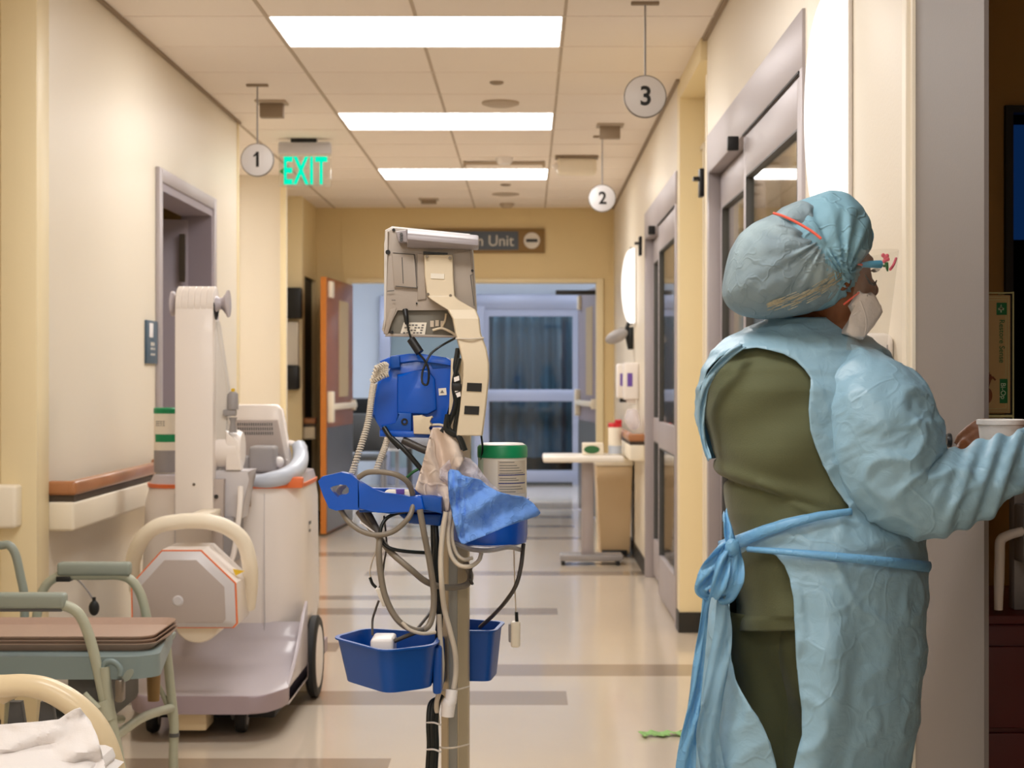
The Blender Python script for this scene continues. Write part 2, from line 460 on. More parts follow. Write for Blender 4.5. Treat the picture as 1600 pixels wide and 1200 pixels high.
b=MB(); b.box(XL-.11,XL+.012,5.525,5.545,0,CEIL,.003); b.box(XL-.005,XL+.012,5.53,5.67,0,CEIL,.003)
st(b.build('trim_3',M['wall_yellow']))
wallx('wall_alcove_side',-3.2,-.1,-4.1,5.67,0,CEIL,[],M['wall'])
b=MB(); b.box(XL-.002,XL+.006,9.40,9.445,0,CEIL,.002); st(b.build('trim_4',M['wall_yellow']))
wally('wall_left_return',9.44-.1,.1,-3.2,XL-.141,0,CEIL,[],M['wall'])
wallx('wall_cross_corridor',-3.2,-.1,9.44,12.0,0,CEIL,[],M['wall'])
wally('wall_recess',11.9,.1,-3.2,-1.765,0,CEIL,[],M['wall'])
b=MB(); b.box(-1.80,-1.757,11.885,11.90,0,CEIL,.003); b.box(-2.12,-2.10,11.89,11.9,0,CEIL); st(b.build('trim_5',M['wall_yellow']))
wallx('wall_left_niche',-2.02,-.08,12.001,13.299,0,CEIL,[],M['wall_yellow'])
wally('wall_niche_end',13.3,.08,-2.1,-1.8349,0,CEIL,[],M['wall_yellow'])
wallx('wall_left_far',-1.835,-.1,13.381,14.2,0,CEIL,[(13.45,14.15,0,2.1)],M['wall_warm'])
b=MB(); b.box(-1.90,-1.87,13.42,14.18,0,2.1); st(b.build('shade_panel_left_far',M['dark']))  # dark panel standing in for the shade behind the open wooden leaf
# end wall with opening
wally('wall_end',14.2,.14,-2.2,1.4,0,CEIL,[(-1.56,.646,0,2.095)],M['wall_warm'])
b=MB()
for px in (535,952):
    p=at(px,0,14.2); b.box(p.x-.006,p.x+.006,14.193,14.2,2.14,CEIL)
st(b.build('trim_6',M['wall_warm']))
b=MB(); b.box(.60,.66,14.17,14.36,0,2.12,.004); b.box(-1.58,-1.54,14.17,14.36,0,2.12,.004); b.box(-1.58,.66,14.17,14.36,2.085,2.12,.004)
st(b.build('trim_7',M['wall_yellow']))
# right wall
XA=.753
DN0,DN1=4.59,7.02; DF0,DF1=8.2,10.36; DZ=2.30
wallx('wall_right',XR,.10,3.29,7.10,0,CEIL,[(DN0,DN1,0,DZ)],M['wall'])
wallx('wall_right_recess',.87,.06,7.10,8.07,0,CEIL,[],M['wall_yellow'])
wally('wall_right_pilaster',8.07,.13,XA,.93,0,CEIL,[],M['wall_yellow'])
b=MB(); b.box(XA+.001,.87,7.101,8.07,2.64,CEIL); st(b.build('trim_8',M['wall_yellow']))
wallx('wall_right_far',XA,.12,8.201,14.2,0,CEIL,[(DF0+.001,DF1,0,DZ)],M['wall'])
b=MB(); b.box(XR-.006,XR+.1,7.09,7.112,0,CEIL-.16,.003); b.box(XR-.012,XR+.02,3.27,3.36,0,CEIL,.004); b.box(XR-.02,XR+.0,3.285,3.305,0,CEIL,.003)
st(b.build('trim_9',M['cream']))
b=MB(); b.box(XA-.006,.93,8.06,8.20,0,.10); b.box(XA-.008,XA+.01,DF1+.04,14.2,0,.10)
st(b.build('baseboard_right',M['black_base']))
b=MB(); b.box(XL-.002,XL+.008,5.67,DL0-.05,0,.10); b.box(XL-.002,XL+.008,DL1+.05,9.44,0,.10); b.box(-3.2,-1.76,11.89,11.9,0,.1); b.box(-3.19,XL,5.532,5.54,0,.1)
st(b.build('baseboard_left',M['black_base']))
b=MB(); b.box(-1.84,-1.55,14.19,14.2,0,.1); b.box(.67,.76,14.19,14.2,0,.1); st(b.build('baseboard_end',M['black_base']))
# rear and far closures
wally('wall_behind',-4.2,.1,-3.3,1.0,0,CEIL,[],M['wall'])
wallx('wall_right_near',XR,.10,-4.2,1.15,0,CEIL,[],M['wall'])
wallx('wall_right_header',XR,.10,1.15,3.29,2.5,CEIL,[],M['jamb'])
b=MB(); b.box(XL-.002,XL+.018,5.66,9.44,CEIL-.012,CEIL-.001); st(b.build('trim_10',M['vent']))
b=MB(); b.box(XR-.018,XR+.002,3.29,7.10,CEIL-.012,CEIL-.001); b.box(XA-.018,XA+.002,8.07,14.2,CEIL-.012,CEIL-.001); st(b.build('trim_11',M['vent']))
# ---- isolation room on the right
wally('wall_room_back',4.30,.08,.883,3.0,0,CEIL,[(1.262,1.85,1.06,1.965)],M['wall_tan'])
wallx('wall_room_side',3.0,.08,.6,4.38,0,CEIL,[],M['wall_tan'])
wally('wall_room_front',.60,.08,.88,3.0,0,CEIL,[],M['wall_tan'])
b=MB(); b.prism([(XR-.004,2.78),(XR+.004,2.78),(XR+.10,3.12),(XR+.10,3.289),(XR-.004,3.289)],0,2.5,0,axis='z')
jb=b.build('door_1',M['jamb']); st(jb)
b=MB(); b.lathe([(.0,-.009),(.011,-.009),(.013,-.005),(.013,0)],(0,0,0),20,axis='x')
for o_ in (b,):
    o_.bm.transform(Matrix.Translation((XR-.003,3.0,at(1488,688,3.0).z)))
b.box(XR-.006,XR-.003,2.955,2.97,1.12,1.128); 
st(b.build('door_lock_cylinder',M['black'],jb))
b=MB(); b.box(1.255,1.275,4.28,4.32,1.05,1.975); b.box(1.84,1.86,4.28,4.32,1.05,1.975); b.box(1.255,1.86,4.28,4.32,1.955,1.975); b.box(1.255,1.86,4.28,4.32,1.05,1.07)
w=st(b.build('window_1',M['dark']))
b=MB(); b.box(1.27,1.85,4.315,4.32,1.06,1.965); b.build('pane',M['darkglass'],w)
b=MB(); b.box(1.2,1.95,4.52,4.54,1.64,1.96); b.build('blue_view',M['nightblue'],w)
b=MB(); b.box(1.2,1.95,4.50,4.54,.95,1.64); b.build('foliage_view',M['nightgreen'],w)
b=MB(); b.box(1.2,1.26,4.38,4.54,.95,2.1); b.box(1.2,1.95,4.54,4.56,.95,2.1); b.build('reveal',M['dark'],w)
# ---- room behind left door
b=MB(); b.box(-3.1,-3.05,6.0,9.4,0,CEIL); b.box(-3.1,XL-.14,9.25,9.3,0,CEIL); b.box(-3.1,XL-.14,5.7,5.75,0,CEIL)
st(b.build('wall_left_room',M['wall_warm']))
b=MB()
b.box(XL-.15,XL+.012,DL0-.0,DL0+.05,0,DLZ); b.box(XL-.15,XL+.012,DL1-.05,DL1,0,DLZ); b.box(XL-.15,XL+.012,DL0,DL1,DLZ-.05,DLZ)
d=st(b.build('door_2',M['doorgrey']))
b=MB(); b.box(XL-.0,XL+.02,DL0-.05,DL0+.012,0,DLZ+.05,.003); b.box(XL,XL+.02,DL1-.012,DL1+.05,0,DLZ+.05,.003); b.box(XL,XL+.02,DL0-.05,DL1+.05,DLZ-.012,DLZ+.05,.003)
b.build('frame',M['alu'],d)
b=MB(); b.X=Matrix.Translation((XL-.11,DL1-.06,0))@Matrix.Rotation(R(196),4,'Z'); b.box(0,1.1,-.045,0,.01,DLZ-.07,.003)
lf=b.build('leaf',M['doorgrey'],d)
b=MB(); b.X=Matrix.Translation((XL-.115,DL1-.1,0)); b.box(-.03,.0,-.02,.0,DLZ-.4,DLZ-.15); b.build('hinge',M['steel'],d)

# ---- aluminium glass door sets (right wall)
def glassdoor(name,x,y0,y1,zt,nm):
    b=MB(); X0=x-.010
    b.box(X0,x+.10,y0,y1,zt-.17,zt,.004); b.box(X0,x+.10,y0,y0+.045,0,zt,.004); b.box(X0,x+.10,y1-.06,y1,0,zt,.004)
    r=st(b.build(name,M['alu']))
    b=MB(); b.box(X0-.002,X0+.002,y0+.05,y0+ (y1-y0)*.52,zt-.175,zt-.168); b.build('track_gap',M['dark'],r)
    mid=y0+(y1-y0)*.53
    # sliding leaf (near), proud
    def leaf(ya,yb,xa,xb,nm2):
        z1=zt-.175
        b=MB(); b.box(xa,xb,ya,ya+.07,.02,z1,.004); b.box(xa,xb,yb-.07,yb,.02,z1,.004); b.box(xa,xb,ya,yb,z1-.15,z1,.004); b.box(xa,xb,ya,yb,.02,.25,.004); b.box(xa,xb,ya,yb,.86,1.01,.004)
        L=b.build(nm2,M['alu'],r)
        b=MB(); xm=(xa+xb)/2
        b.box(xm-.003,xm+.003,ya+.06,yb-.06,.24,.87); b.box(xm-.003,xm+.003,ya+.06,yb-.06,1.0,z1-.14); b.build('pane',M['glass'],L)
        b=MB()
        for (za,zb) in ((.25,.86),(1.01,z1-.15)):
            for (p,q) in ((ya+.068,ya+.073),(yb-.073,yb-.068)): b.box(xa-.001,xb+.001,p,q,za,zb)
            b.box(xa-.001,xb+.001,ya+.07,yb-.07,zb-.004,zb+.004)
        b.build('gasket',M['darkgrey'],L)
        return L
    L=leaf(y0+.05,mid,x-.004,x+.03,'sliding_leaf')
    leaf(mid-.02,y1-.06,x+.04,x+.075,'fixed_leaf')
    b=MB(); b.box(x-.06,x-.02,mid+.0,mid+.03,zt-.22,zt-.17,.003); b.build('door_stop',M['black'],r)
    b=MB(); b.box(x-.075,x-.03,y1-.08,y1-.03,zt-.20,zt-.185); b.box(x-.05,x-.03,y1-.09,y1-.02,zt-.27,zt-.15,.004); b.build('latch',M['black'],r)
    # curtain and dim room behind the glass
    b=MB()
    b.grid(lambda u,v:(x+.34+.02*math.sin(u*90),y0-.2+u*(y1-y0+.4),.15+v*2.35),160,1)
    b.build('curtain',M['curtain'],r,outside=False)
    b=MB(); b.box(x+.10,x+.42,y0-.3,y0-.25,0,zt+.1); b.box(x+.10,x+.42,y1+.25,y1+.3,0,zt+.1); b.box(x+.40,x+.42,y0-.3,y1+.3,0,zt+.1); b.box(x+.1,x+.42,y0-.3,y1+.3,zt+.08,zt+.1)
    b.build('inner_room_wall',M['wall'],r)
    b=MB(); b.box(x+.12,x+.32,y0+.3,y1-.3,zt+.066,zt+.072); b.build('added_curtain_light',M['fillinner'],r)  # unseen light added to brighten the curtain and room behind the glass
    return r
glassdoor('door_3',XR,DN0,DN1,DZ,'near')
glassdoor('door_4',XA,DF0,DF1,DZ,'far')

# ---- far space beyond the end wall
wally('wall_far_room',19.25,.1,-5,4,0,3.0,[(-.60,.72,0,2.2)],M['wall_cool'])
wallx('wall_far_left',-4.0,-.1,14.34,19.3,0,3.0,[],M['wall_cool'])
wallx('wall_far_right',2.2,.1,14.34,19.3,0,3.0,[],M['wall_cool'])
b=MB(); b.box(-5,4,14.34,21.0,2.9,3.0); st(b.build('ceiling_far_room',M['wall_cool']))
b=MB()
b.box(-.62,.74,19.15,19.3,2.06,2.24,.01); b.box(-.62,-.52,19.15,19.3,0,2.2,.01); b.box(.60,.74,19.15,19.3,0,2.2,.01)
b.box(-.62,-.50,19.13,19.2,0,2.1); b.box(-.52,.60,19.17,19.25,1.98,2.07); b.box(-.52,.60,19.17,19.25,.98,1.12,.01); b.box(-.52,.60,19.17,19.25,.03,.17,.01); b.box(-.52,-.45,19.17,19.25,0,2.06); b.box(.53,.6,19.17,19.25,0,2.06)
d=st(b.build('door_6',M['alu_cool']))
b=MB(); b.box(-.46,.56,19.21,19.22,.15,1.0); b.box(-.46,.56,19.21,19.22,1.1,2.0); b.build('pane',M['glassblue'],d)
b=MB(); b.grid(lambda u,v:(-.7+u*1.6,19.60+.045*math.sin(u*62)+.02*math.sin(u*23),.30+v*2.3),220,1); b.build('curtain',M['curtainblue'],d,outside=False)
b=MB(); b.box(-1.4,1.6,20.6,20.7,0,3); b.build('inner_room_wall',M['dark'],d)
b=MB(); b.box(-.5,.6,19.32,19.5,2.58,2.6); b.build('added_curtain_light',M['lampcool'],d)  # unseen cool light added between glass and curtain to brighten the curtain
b=MB(); b.box(-1.4,-1.35,19.35,20.7,0,3); b.box(1.55,1.6,19.35,20.7,0,3); b.build('inner_room_side',M['wall_cool'],d)
b=MB(); b.box(.62,.66,19.13,19.15,1.9,2.05); b.build('sensor_block',M['dark'],d)
b=MB(); b.box(-.62,.74,19.16,19.2,2.16,2.17); b.build('header_line',M['midgrey'],d)
# window strip on far-left of that space
b=MB()
X0=at(600,0,19.2).x; X1=at(752,0,19.2).x
b.box(X0-.05,X0+.08,19.15,19.24,0,2.22,.01); b.box(X0,X1-.12,19.15,19.24,2.06,2.22,.01); b.box(X0,X1-.12,19.16,19.24,.98,1.1); b.box(X0,X1-.12,19.16,19.24,0,.2)
w=st(b.build('window_2',M['alu_cool']))
b=MB(); b.box(X0+.05,X1-.12,19.2,19.23,.2,2.06); b.build('blue_curtain_panel',M['curtainblue'],w)

# ================================================================ CEILING FIXTURES
names=['recessed ceiling light behind the camera, farthest back','recessed ceiling light behind the camera, second from the back','recessed ceiling light just behind the camera','recessed ceiling light overhead, just outside the top of the view',
 'nearest and largest lit ceiling panel at the top of the view','middle lit ceiling panel, between the large near one and the far one','farthest and smallest lit ceiling panel in the corridor, left of the emergency light']
for k,y0 in enumerate(fx):
    t=thing('ceiling_light',names[k],'ceiling light',(-.457,y0+.31,CEIL),'recessed corridor lights')
    x0,x1=-1.067,.153; y1=y0+.62
    b=MB(); b.box(x0,x0+.012,y0,y1,CEIL-.002,CEIL+.09); b.box(x1-.012,x1,y0,y1,CEIL-.002,CEIL+.09); b.box(x0,x1,y0,y0+.012,CEIL-.002,CEIL+.09); b.box(x0,x1,y1-.012,y1,CEIL-.002,CEIL+.09); b.box(x0,x1,y0,y1,CEIL+.085,CEIL+.095)
    b.build('housing',M['white'],t)
    b=MB(); b.grid(lambda u,v:(x0+.012+u*(x1-x0-.024),y0+.012+v*.29,CEIL+.004+.02*math.sin(PI*v)),4,10); b.build('lens',M['lamp'],t,outside=False)
    b=MB(); b.grid(lambda u,v:(x0+.012+u*(x1-x0-.024),y0+.318+v*.29,CEIL+.004+.02*math.sin(PI*v)),4,10); b.build('lens',M['lampdim'],t,outside=False)
    b=MB(); b.box(x0+.01,x1-.01,y0+.303,y0+.317,CEIL-.001,CEIL+.03,.002); b.build('divider',M['white'],t)
for i,x in enumerate((-.6,1.2,-2.4)):
    t=thing('ceiling_light',['cool ceiling light in the room beyond the far doorway','cool ceiling light right of the glass doors beyond the far doorway','cool ceiling light at the left of the room beyond the far doorway'][i],'ceiling light',(x,16.8,2.9),'cool lights beyond the doorway')
    b=MB(); b.box(x-.6,x+.6,16.5,17.1,2.86,2.899,.004); b.build('housing',M['white'],t)
    b=MB(); b.box(x-.57,x+.57,16.53,17.07,2.850,2.858); b.build('lens',M['lampcool'],t)
t=thing('ceiling_light','ceiling light around the corner in the side corridor, hidden by the left wall','ceiling light',(-2.6,10.7,CEIL))
b=MB(); b.box(-2.92,-2.28,10.4,11.0,CEIL-.03,CEIL-.001,.004); b.build('housing',M['white'],t)
b=MB(); b.box(-2.9,-2.3,10.42,10.98,CEIL-.036,CEIL-.030); b.build('lens',M['lamp'],t)
# sconces
def sconce(y,label,zc=1.905,hh=.31,x=XR):
    t=thing('wall_sconce',label,'wall light',(x,y,zc),'bowed wall sconces')
    b=MB(); b.box(x-.012,x,y-.10,y+.10,zc-hh,zc+hh,.004); b.build('back_plate',M['white'],t)
    def f(u,v):
        a=(v-.5)*2; w=max(0,1-a*a)**.5
        q=(u-.5)*2
        return (x-.014-(.02+.065*w)*max(0,1-q*q)**.5, y+q*.10, zc+a*hh)
    b=MB(); b.grid(f,16,30); b.build('lens',M['sconce'],t,outside=False)
    for s in (-1,1):
        b=MB(); b.ell((x-.03,y,zc+s*(hh+.004)),(.012,.02,.01),12,8); b.build('finial',M['steel'],t)
sconce(4.02,'large bright bowed wall sconce above the worker in the blue cap')
sconce(11.35,'small distant lit wall sconce above the grey wall lamp and white dispensers',1.895,.26,XA)
# left side sconce in the cross corridor gives the glow on the recess wall (not visible); skip
# hanging number signs
def numsign(n,px,py,Y,cy_px,label,r=.08):
    p=at(px,cy_px,Y); x,z=p.x,p.z
    t=thing('hanging_number_sign',label,'sign',(x,Y,CEIL),'round numbered signs hanging from the ceiling')
    b=MB(); b.box(x-.055,x+.055,Y-.012,Y+.012,CEIL-.012,CEIL,.002); b.build('ceiling_bracket',M['vent'],t)
    b=MB(); b.tube([(x,Y,CEIL-.01),(x,Y,z+r-.005)],.004,8,1); b.build('rod',M['midgrey'],t)
    b=MB(); b.lathe([(r*.97,Y-.008),(r,Y-.006),(r,Y+.012),(r*.97,Y+.014)],(x,0,z),48,axis='y'); d=b.build('disc',M['signwhite'],t)
    b=MB(); b.lathe([(r+.004,Y-.003),(r+.004,Y+.012)],(x,0,z),48,axis='y'); b.build('edge_ring',M['signedge'],t)
    text(n,'number',M['black'],t,(x+.002,Y-.0095,z-.002),.105,width=.95,bold=.0022)
    if n=='1':
        b=MB(); b.prism([(x-.018,z+.022),(x-.004,z+.036),(x+.004,z+.036),(x+.004,z+.028),(x-.018,z+.013)],Y-.0103,Y-.009); b.build('number_flag',M['black'],t)
numsign('1',402,132,8.22,250,'round white hanging sign reading 1, left beside the exit sign')
numsign('2',941,212,9.97,310,'round white hanging sign reading 2, the smallest and farthest one')
numsign('3',1008,3,6.42,151,'large round white hanging sign reading 3, at top right')
# exit sign
Y=10.1; a=at(436,224,Y); c=at(517,292,Y)
t=thing('exit_sign','clear hanging exit sign with glowing green letters','exit sign',((a.x+c.x)/2,Y,CEIL))
xm=(a.x+c.x)/2
b=MB(); b.box(at(455,0,Y).x,at(495,0,Y).x,Y-.03,Y+.03,CEIL-.03,CEIL,.003); b.build('mount',M['black'],t)
b=MB(); b.box(a.x+.002,c.x-.002,Y-.03,Y+.03,a.z-.006,CEIL-.022,.004); b.box(a.x-.004,c.x+.004,Y-.012,Y+.012,a.z-.065,a.z,.004); b.build('housing',M['greybevel'],t)
b=MB(); b.box(a.x,c.x,Y-.004,Y+.004,c.z,a.z-.01); b.build('clear_panel',M['acrylic'],t)
p=at(476,269,Y)
text('EXIT','lettering',M['exit'],t,(p.x+.003,Y-.0065,p.z),.235,width=.52,ext=.001,spacing=1.12,bold=.0065)
p=at(441,268,Y); b=MB(); b.prism([(p.x-.018,p.z),(p.x+.012,p.z+.024),(p.x+.006,p.z),(p.x+.012,p.z-.024)],Y-.0075,Y-.005); b.build('arrow',M['exitarrow'],t)
# small ceiling devices
def cbox(name,label,px,py,Y,w,h,cat='ceiling device',m='vent',plate=True,group=None):
    p=at(px,0,Y); t=thing(name,label,cat,(p.x,Y,CEIL),group)
    b=MB(); b.box(p.x-w/2,p.x+w/2,Y-.03,Y+.03,CEIL-h,CEIL-.008,.003); b.build('body',M[m],t)
    if plate: b=MB(); b.box(p.x-w*.65,p.x+w*.65,Y-.08,Y+.06,CEIL-.01,CEIL,.003); b.build('plate',M['tbar'],t)
    return t
cbox('ceiling_speaker_box','small taupe ceiling box beside hanging sign 1',425,170,8.75,.125,.085)
cbox('ceiling_speaker_box','small taupe ceiling box above hanging sign 2',953,197,9.55,.12,.08)
cbox('ceiling_speaker_box','small far taupe ceiling box near the end wall, left of centre',670,312,13.5,.125,.04)
def disc(name,label,px,py,m='tile',r=.06,h=.03):
    Y=F*(CEIL-CH)/(VY-py); p=at(px,py,Y); b=MB()
    b.lathe([(r,CEIL),(r,CEIL-h*.5),(r*.7,CEIL-h),(0,CEIL-h)],(p.x,Y,0),24,cap=False)
    o=b.build(name,M[m]); tag(o,label,'ceiling device'); recentre(o,(p.x,Y,CEIL)); return o
disc('ceiling_sprinkler','flat round taupe ceiling cap between the nearest and middle light panels',776,128,'vent',.035,.012)
disc('ceiling_detector','round cream ceiling plate just in front of the middle light panel',782,160,'tbar',.10,.02)
disc('smoke_detector','white smoke detector on the ceiling track before the farthest light',788,246,'white',.06,.045)
disc('ceiling_sprinkler','tiny ceiling cap beyond the farthest light panel, left one',790,288,'vent',.04,.012)
disc('ceiling_detector','small round ceiling detector nearest the end wall',792,318,'tbar',.06,.035)
disc('ceiling_detector','flat cream ceiling plate just beyond the farthest light panel',790,303,'tbar',.11,.012)
Y=F*(CEIL-CH)/(VY-252); xa=at(724,0,Y).x; xb=at(852,0,Y).x
b=MB(); b.box(xa,xb,Y-.015,Y+.015,CEIL-.025,CEIL-.004,.003); b.box(xa,xa+.02,Y-.02,Y+.02,CEIL-.04,CEIL); b.box(xb-.02,xb,Y-.02,Y+.02,CEIL-.04,CEIL)
o=b.build('ceiling_track',M['tbar']); tag(o,'thin beige ceiling track across the corridor before the farthest light','track'); recentre(o,((xa+xb)/2,Y,CEIL))
Y=10.9; xa=at(870,0,Y).x; xb=at(932,0,Y).x
t=thing('emergency_light','white rounded emergency light box on the ceiling left of sign 2','emergency light',((xa+xb)/2,Y,CEIL))
b=MB(); b.box(xa,xb,Y-.06,Y+.06,CEIL-.13,CEIL-.01,.03,4); b.build('body',M['cream'],t)
b=MB(); b.box(xa-.01,xb+.01,Y-.07,Y+.07,CEIL-.015,CEIL,.003); b.build('plate',M['vent'],t)
b=MB(); b.ell((xa-.005,Y-.03,CEIL-.07),(.025,.025,.025)); b.build('lamp_head',M['whitegloss'],t)
# ================================================================ SIGN ON END WALL
Y=14.17; a=at(640,357,Y); c=at(851,395,Y); mid=at(810,0,Y).x
t=thing('unit_sign','dark bronze-framed sign reading on Unit above the far doorway','sign',((a.x+c.x)/2,Y+.03,(a.z+c.z)/2))
b=MB(); b.box(a.x,c.x,Y,Y+.03,c.z,a.z,.004); b.build('frame',M['signwood'],t)
b=MB(); b.box(a.x+.02,mid,Y-.006,Y,c.z+.025,a.z-.025); b.build('panel',M['signnavy'],t)
b=MB(); cx=at(831,376,Y); b.lathe([(.07,Y-.008),(.07,Y)],(cx.x,0,cx.z),40,axis='y'); b.build('white_disc',M['signpale'],t)
b=MB(); b.box(cx.x-.05,cx.x+.05,Y-.011,Y-.008,cx.z-.013,cx.z+.013); b.build('dash_mark',M['black'],t)
p=at(803,377,Y); text('on Unit','lettering',M['signpale'],t,(p.x,Y-.008,p.z),.135,width=.95,align='RIGHT')
# ================================================================ LEFT WALL ITEMS
def handrail(label,x,y0,y1,z=.90,side=1,ends=(1,1)):
    """wall rail along Y at wall plane x, sticking out towards side"""
    t=thing('handrail',label,'handrail',(x,(y0+y1)/2,z))
    X=lambda a:x+side*a
    b=MB(); lo,hi=sorted((X(.065),X(.105)))
    b.box(lo,hi,y0,y1,z-.05,z,.012,3)
    b.box(*sorted((X(0),X(.10))),y0,y0+.05,z-.05,z,.012,3); b.box(*sorted((X(0),X(.10))),y1-.05,y1,z-.05,z,.012,3)
    b.build('wood_grip',M['rail'],t)
    b=MB(); b.box(*sorted((X(.0),X(.095))),y0+.012,y1-.012,z-.072,z-.05); b.build('dark_strip',M['raildark'],t)  # dark strip between the wood grip and the cream bumper
    b=MB(); b.box(*sorted((X(0),X(.098))),y0+.004,y1-.004,z-.175,z-.072,.012,3); b.build('bumper',M['cream'],t)
handrail('brown wooden handrail with cream bumper along the left wall',XL,5.67,7.3,.90,1)
t=thing('handrail','cream bumper rail at the far left edge beside the alcove wall','handrail',(-1.95,5.5,.85))
b=MB(); b.box(-2.6,at(24,0,5.45).x,5.45,5.53,.755,.9,.012,3); b.build('bumper',M['cream'],t)
handrail('short far brown handrail in the shade by the open wooden door',-1.835,13.36,13.44,.93,1)
handrail('far brown handrail on the right wall behind the overbed table',XA,10.45,13.2,.90,-1)
# room plaque
a=at(225,500,7.15); zt=CH+90*7.15/F; zb=CH+22*7.15/F
t=thing('room_plaque','slate blue room sign with white symbols on left wall by the doorway','sign',(XL,7.23,(zt+zb)/2))
b=MB(); b.box(XL,XL+.012,7.13,7.33,zb,zt,.003); b.build('panel',M['plaque'],t)
b=MB(); b.box(XL+.012,XL+.014,7.17,7.24,zt-.075,zt-.012,.0005); b.build('white_symbol',M['signwhite'],t)
b=MB()
for k in range(3): b.box(XL+.012,XL+.0135,7.20+k*.025,7.216+k*.025,zt-.112,zt-.096)
b.build('raised_marks',M['signpale'],t)
b=MB()
for i,z in enumerate((zt-.125,zt-.15)):
    for k in range(3): b.box(XL+.012,XL+.0135,7.20+k*.03,7.215+k*.03,z-.005,z+.005)
b.build('small_lettering',M['signpale'],t)
# electric door plate low on left wall
t=thing('wall_outlet','small beige wall outlet plate on the left wall below the handrail','outlet',(XL,6.9,.42))
b=MB(); b.box(XL,XL+.008,6.86,6.94,.36,.48,.003); b.build('plate',M['cream'],t)
b=MB(); b.box(XL+.008,XL+.010,6.885,6.915,.375,.41,.001); b.box(XL+.008,XL+.010,6.885,6.915,.43,.465,.001); b.build('socket',M['midgrey'],t)
# niche items
x=-2.02
t=thing('wall_phone_panel','dark wall phone and notice panel in the narrow far left niche','phone',(x,12.9,1.5))
b=MB(); b.box(x+.01,x+.19,13.2,13.30,CH+.48,CH+.73,.01); b.build('upper_box',M['black'],t)
b=MB(); b.box(x+.01,x+.16,13.24,13.30,CH-.0,CH+.45,.004); b.build('notice_panel',M['signpale'],t)
b=MB(); b.box(x+.01,x+.17,13.2,13.3,CH-.1,CH+.1,.02); b.build('lower_box',M['black'],t)
# ================================================================ FAR DOOR LEAVES
def leafdoor(name,hx,hy,ang,w,label_n,mats,mirror=1):
    t=thing(name,label_n[0],'door',(hx,hy,0)); t['kind']='thing'
    X=Matrix.Translation((hx,hy,0))@Matrix.Rotation(ang,4,'Z')
    def B(): b=MB(); b.X=X; return b
    b=B(); b.box(0,w,-.022,.022,.02,2.06,.002); b.build('leaf',M[mats[0]],t)
    b=B(); b.box(w,w+.006,-.023,.023,.02,2.06); b.build('edge',M[mats[1]],t)
    b=B(); b.box(.02,w-.01,-.026,-.022,.03,.86); b.box(.02,w-.01,.022,.026,.03,.86); b.build('kick_plate',M['steel'],t)
    b=B(); b.box(w*.2,w*.55,-.027,-.022,1.1,1.9) ; b.box(w*.2,w*.55,.022,.027,1.1,1.9); b.build('vision_strip',M['curtain'],t)
    b=B(); b.box(.05,w-.06,.03,.07,1.0,1.05,.01); b.box(w-.12,w-.03,.022,.07,.90,1.15,.01); b.box(.05,.1,.022,.06,.98,1.07,.004); b.build('push_bar',M['cream'],t)
    b=B(); b.box(w-.2,w-.08,.022,.05,1.90,2.03,.004); b.build('latch_case',M['cream'],t)
    return t
h=at(548,0,14.2); e=at(505,0,12.95)
ang=math.atan2(12.95-14.2,e.x-h.x)
leafdoor('swing_door',h.x,14.17,ang,1.22,['open orange-brown wooden door leaf with steel kick plate, left of far doorway'],['wood','woodedge'])
# the second leaf stands open into the far space
t=leafdoor('swing_door',.63,14.36,math.atan2(1.18,-.12),1.18,['open brown-grey door leaf standing edge-on at the right side of far doorway'],['doorgrey','wood'])
b=MB(); b.box(.25,.62,14.38,14.42,1.99,2.03,.003); b.build('closer_arm',M['black'],t)
# ================================================================ RIGHT FAR ITEMS
# overbed table
Y0=11.0
t=thing('overbed_table','white-topped overbed table on a grey column, right side of corridor','table',(.42,Y0,0))
xa=at(848,0,Y0).x; xb=.64
b=MB(); b.box(xa,xb,10.75,11.30,.700,.738,.012,3); b.build('tabletop',M['tabletop'],t)
b=MB(); xc=at(918,0,Y0).x; b.box(xc-.04,xc+.04,10.98,11.06,.05,.70,.006); b.build('column',M['alu'],t)
b=MB(); b.box(at(875,0,Y0).x,at(973,0,Y0).x,10.93,11.13,.03,.07,.01); b.build('base',M['midgrey'],t)
for (x,y) in ((.24,10.96),(.24,11.1),(.61,10.96),(.61,11.1)):
    b=MB(); b.lathe([(.018,-.012),(.02,0),(.018,.012)],(x,y,.02),16,axis='x'); b.build('caster',M['blackrub'],t)
# bin
t=thing('waste_bin','tall tan waste bin under the white overbed table','bin',(.60,11.7,0))
xa=at(930,0,11.6).x; xb=at(982,0,11.6).x+.02
b=MB(); b.prism([(xa+.03,.02),(xb-.02,.02),(xb,.64),(xa,.64)],11.45,11.85,.012); b.build('body',mat('tan_bin_plastic',rgb(206,182,146),.45),t)
b=MB(); b.box(xa-.008,xb+.006,11.44,11.86,.64,.69,.012); b.build('lid',M['cream'],t)
b=MB(); b.box(xa+.04,xb-.04,11.42,11.46,.02,.05,.004); b.build('pedal',M['black'],t)
# canister with red cap
x=at(961,0,11.05).x
t=thing('wipes_canister','tall white canister with a red flip cap on the overbed table','canister',(x,11.05,.738))
b=MB(); b.lathe([(.044,.739),(.045,.75),(.045,.925),(.043,.93)],(x,11.05,0)); b.build('body',M['label'],t)
b=MB(); b.lathe([(.0458,.745),(.0458,.80)],(x,11.05,0),cap=False); b.build('label_band',M['bluegrey'],t)
b=MB(); b.lathe([(.046,.925),(.046,.948),(.04,.953),(0,.953)],(x,11.05,0)); b.box(x,x+.045,11.02,11.08,.95,.975,.006); b.build('cap',M['redcap'],t)
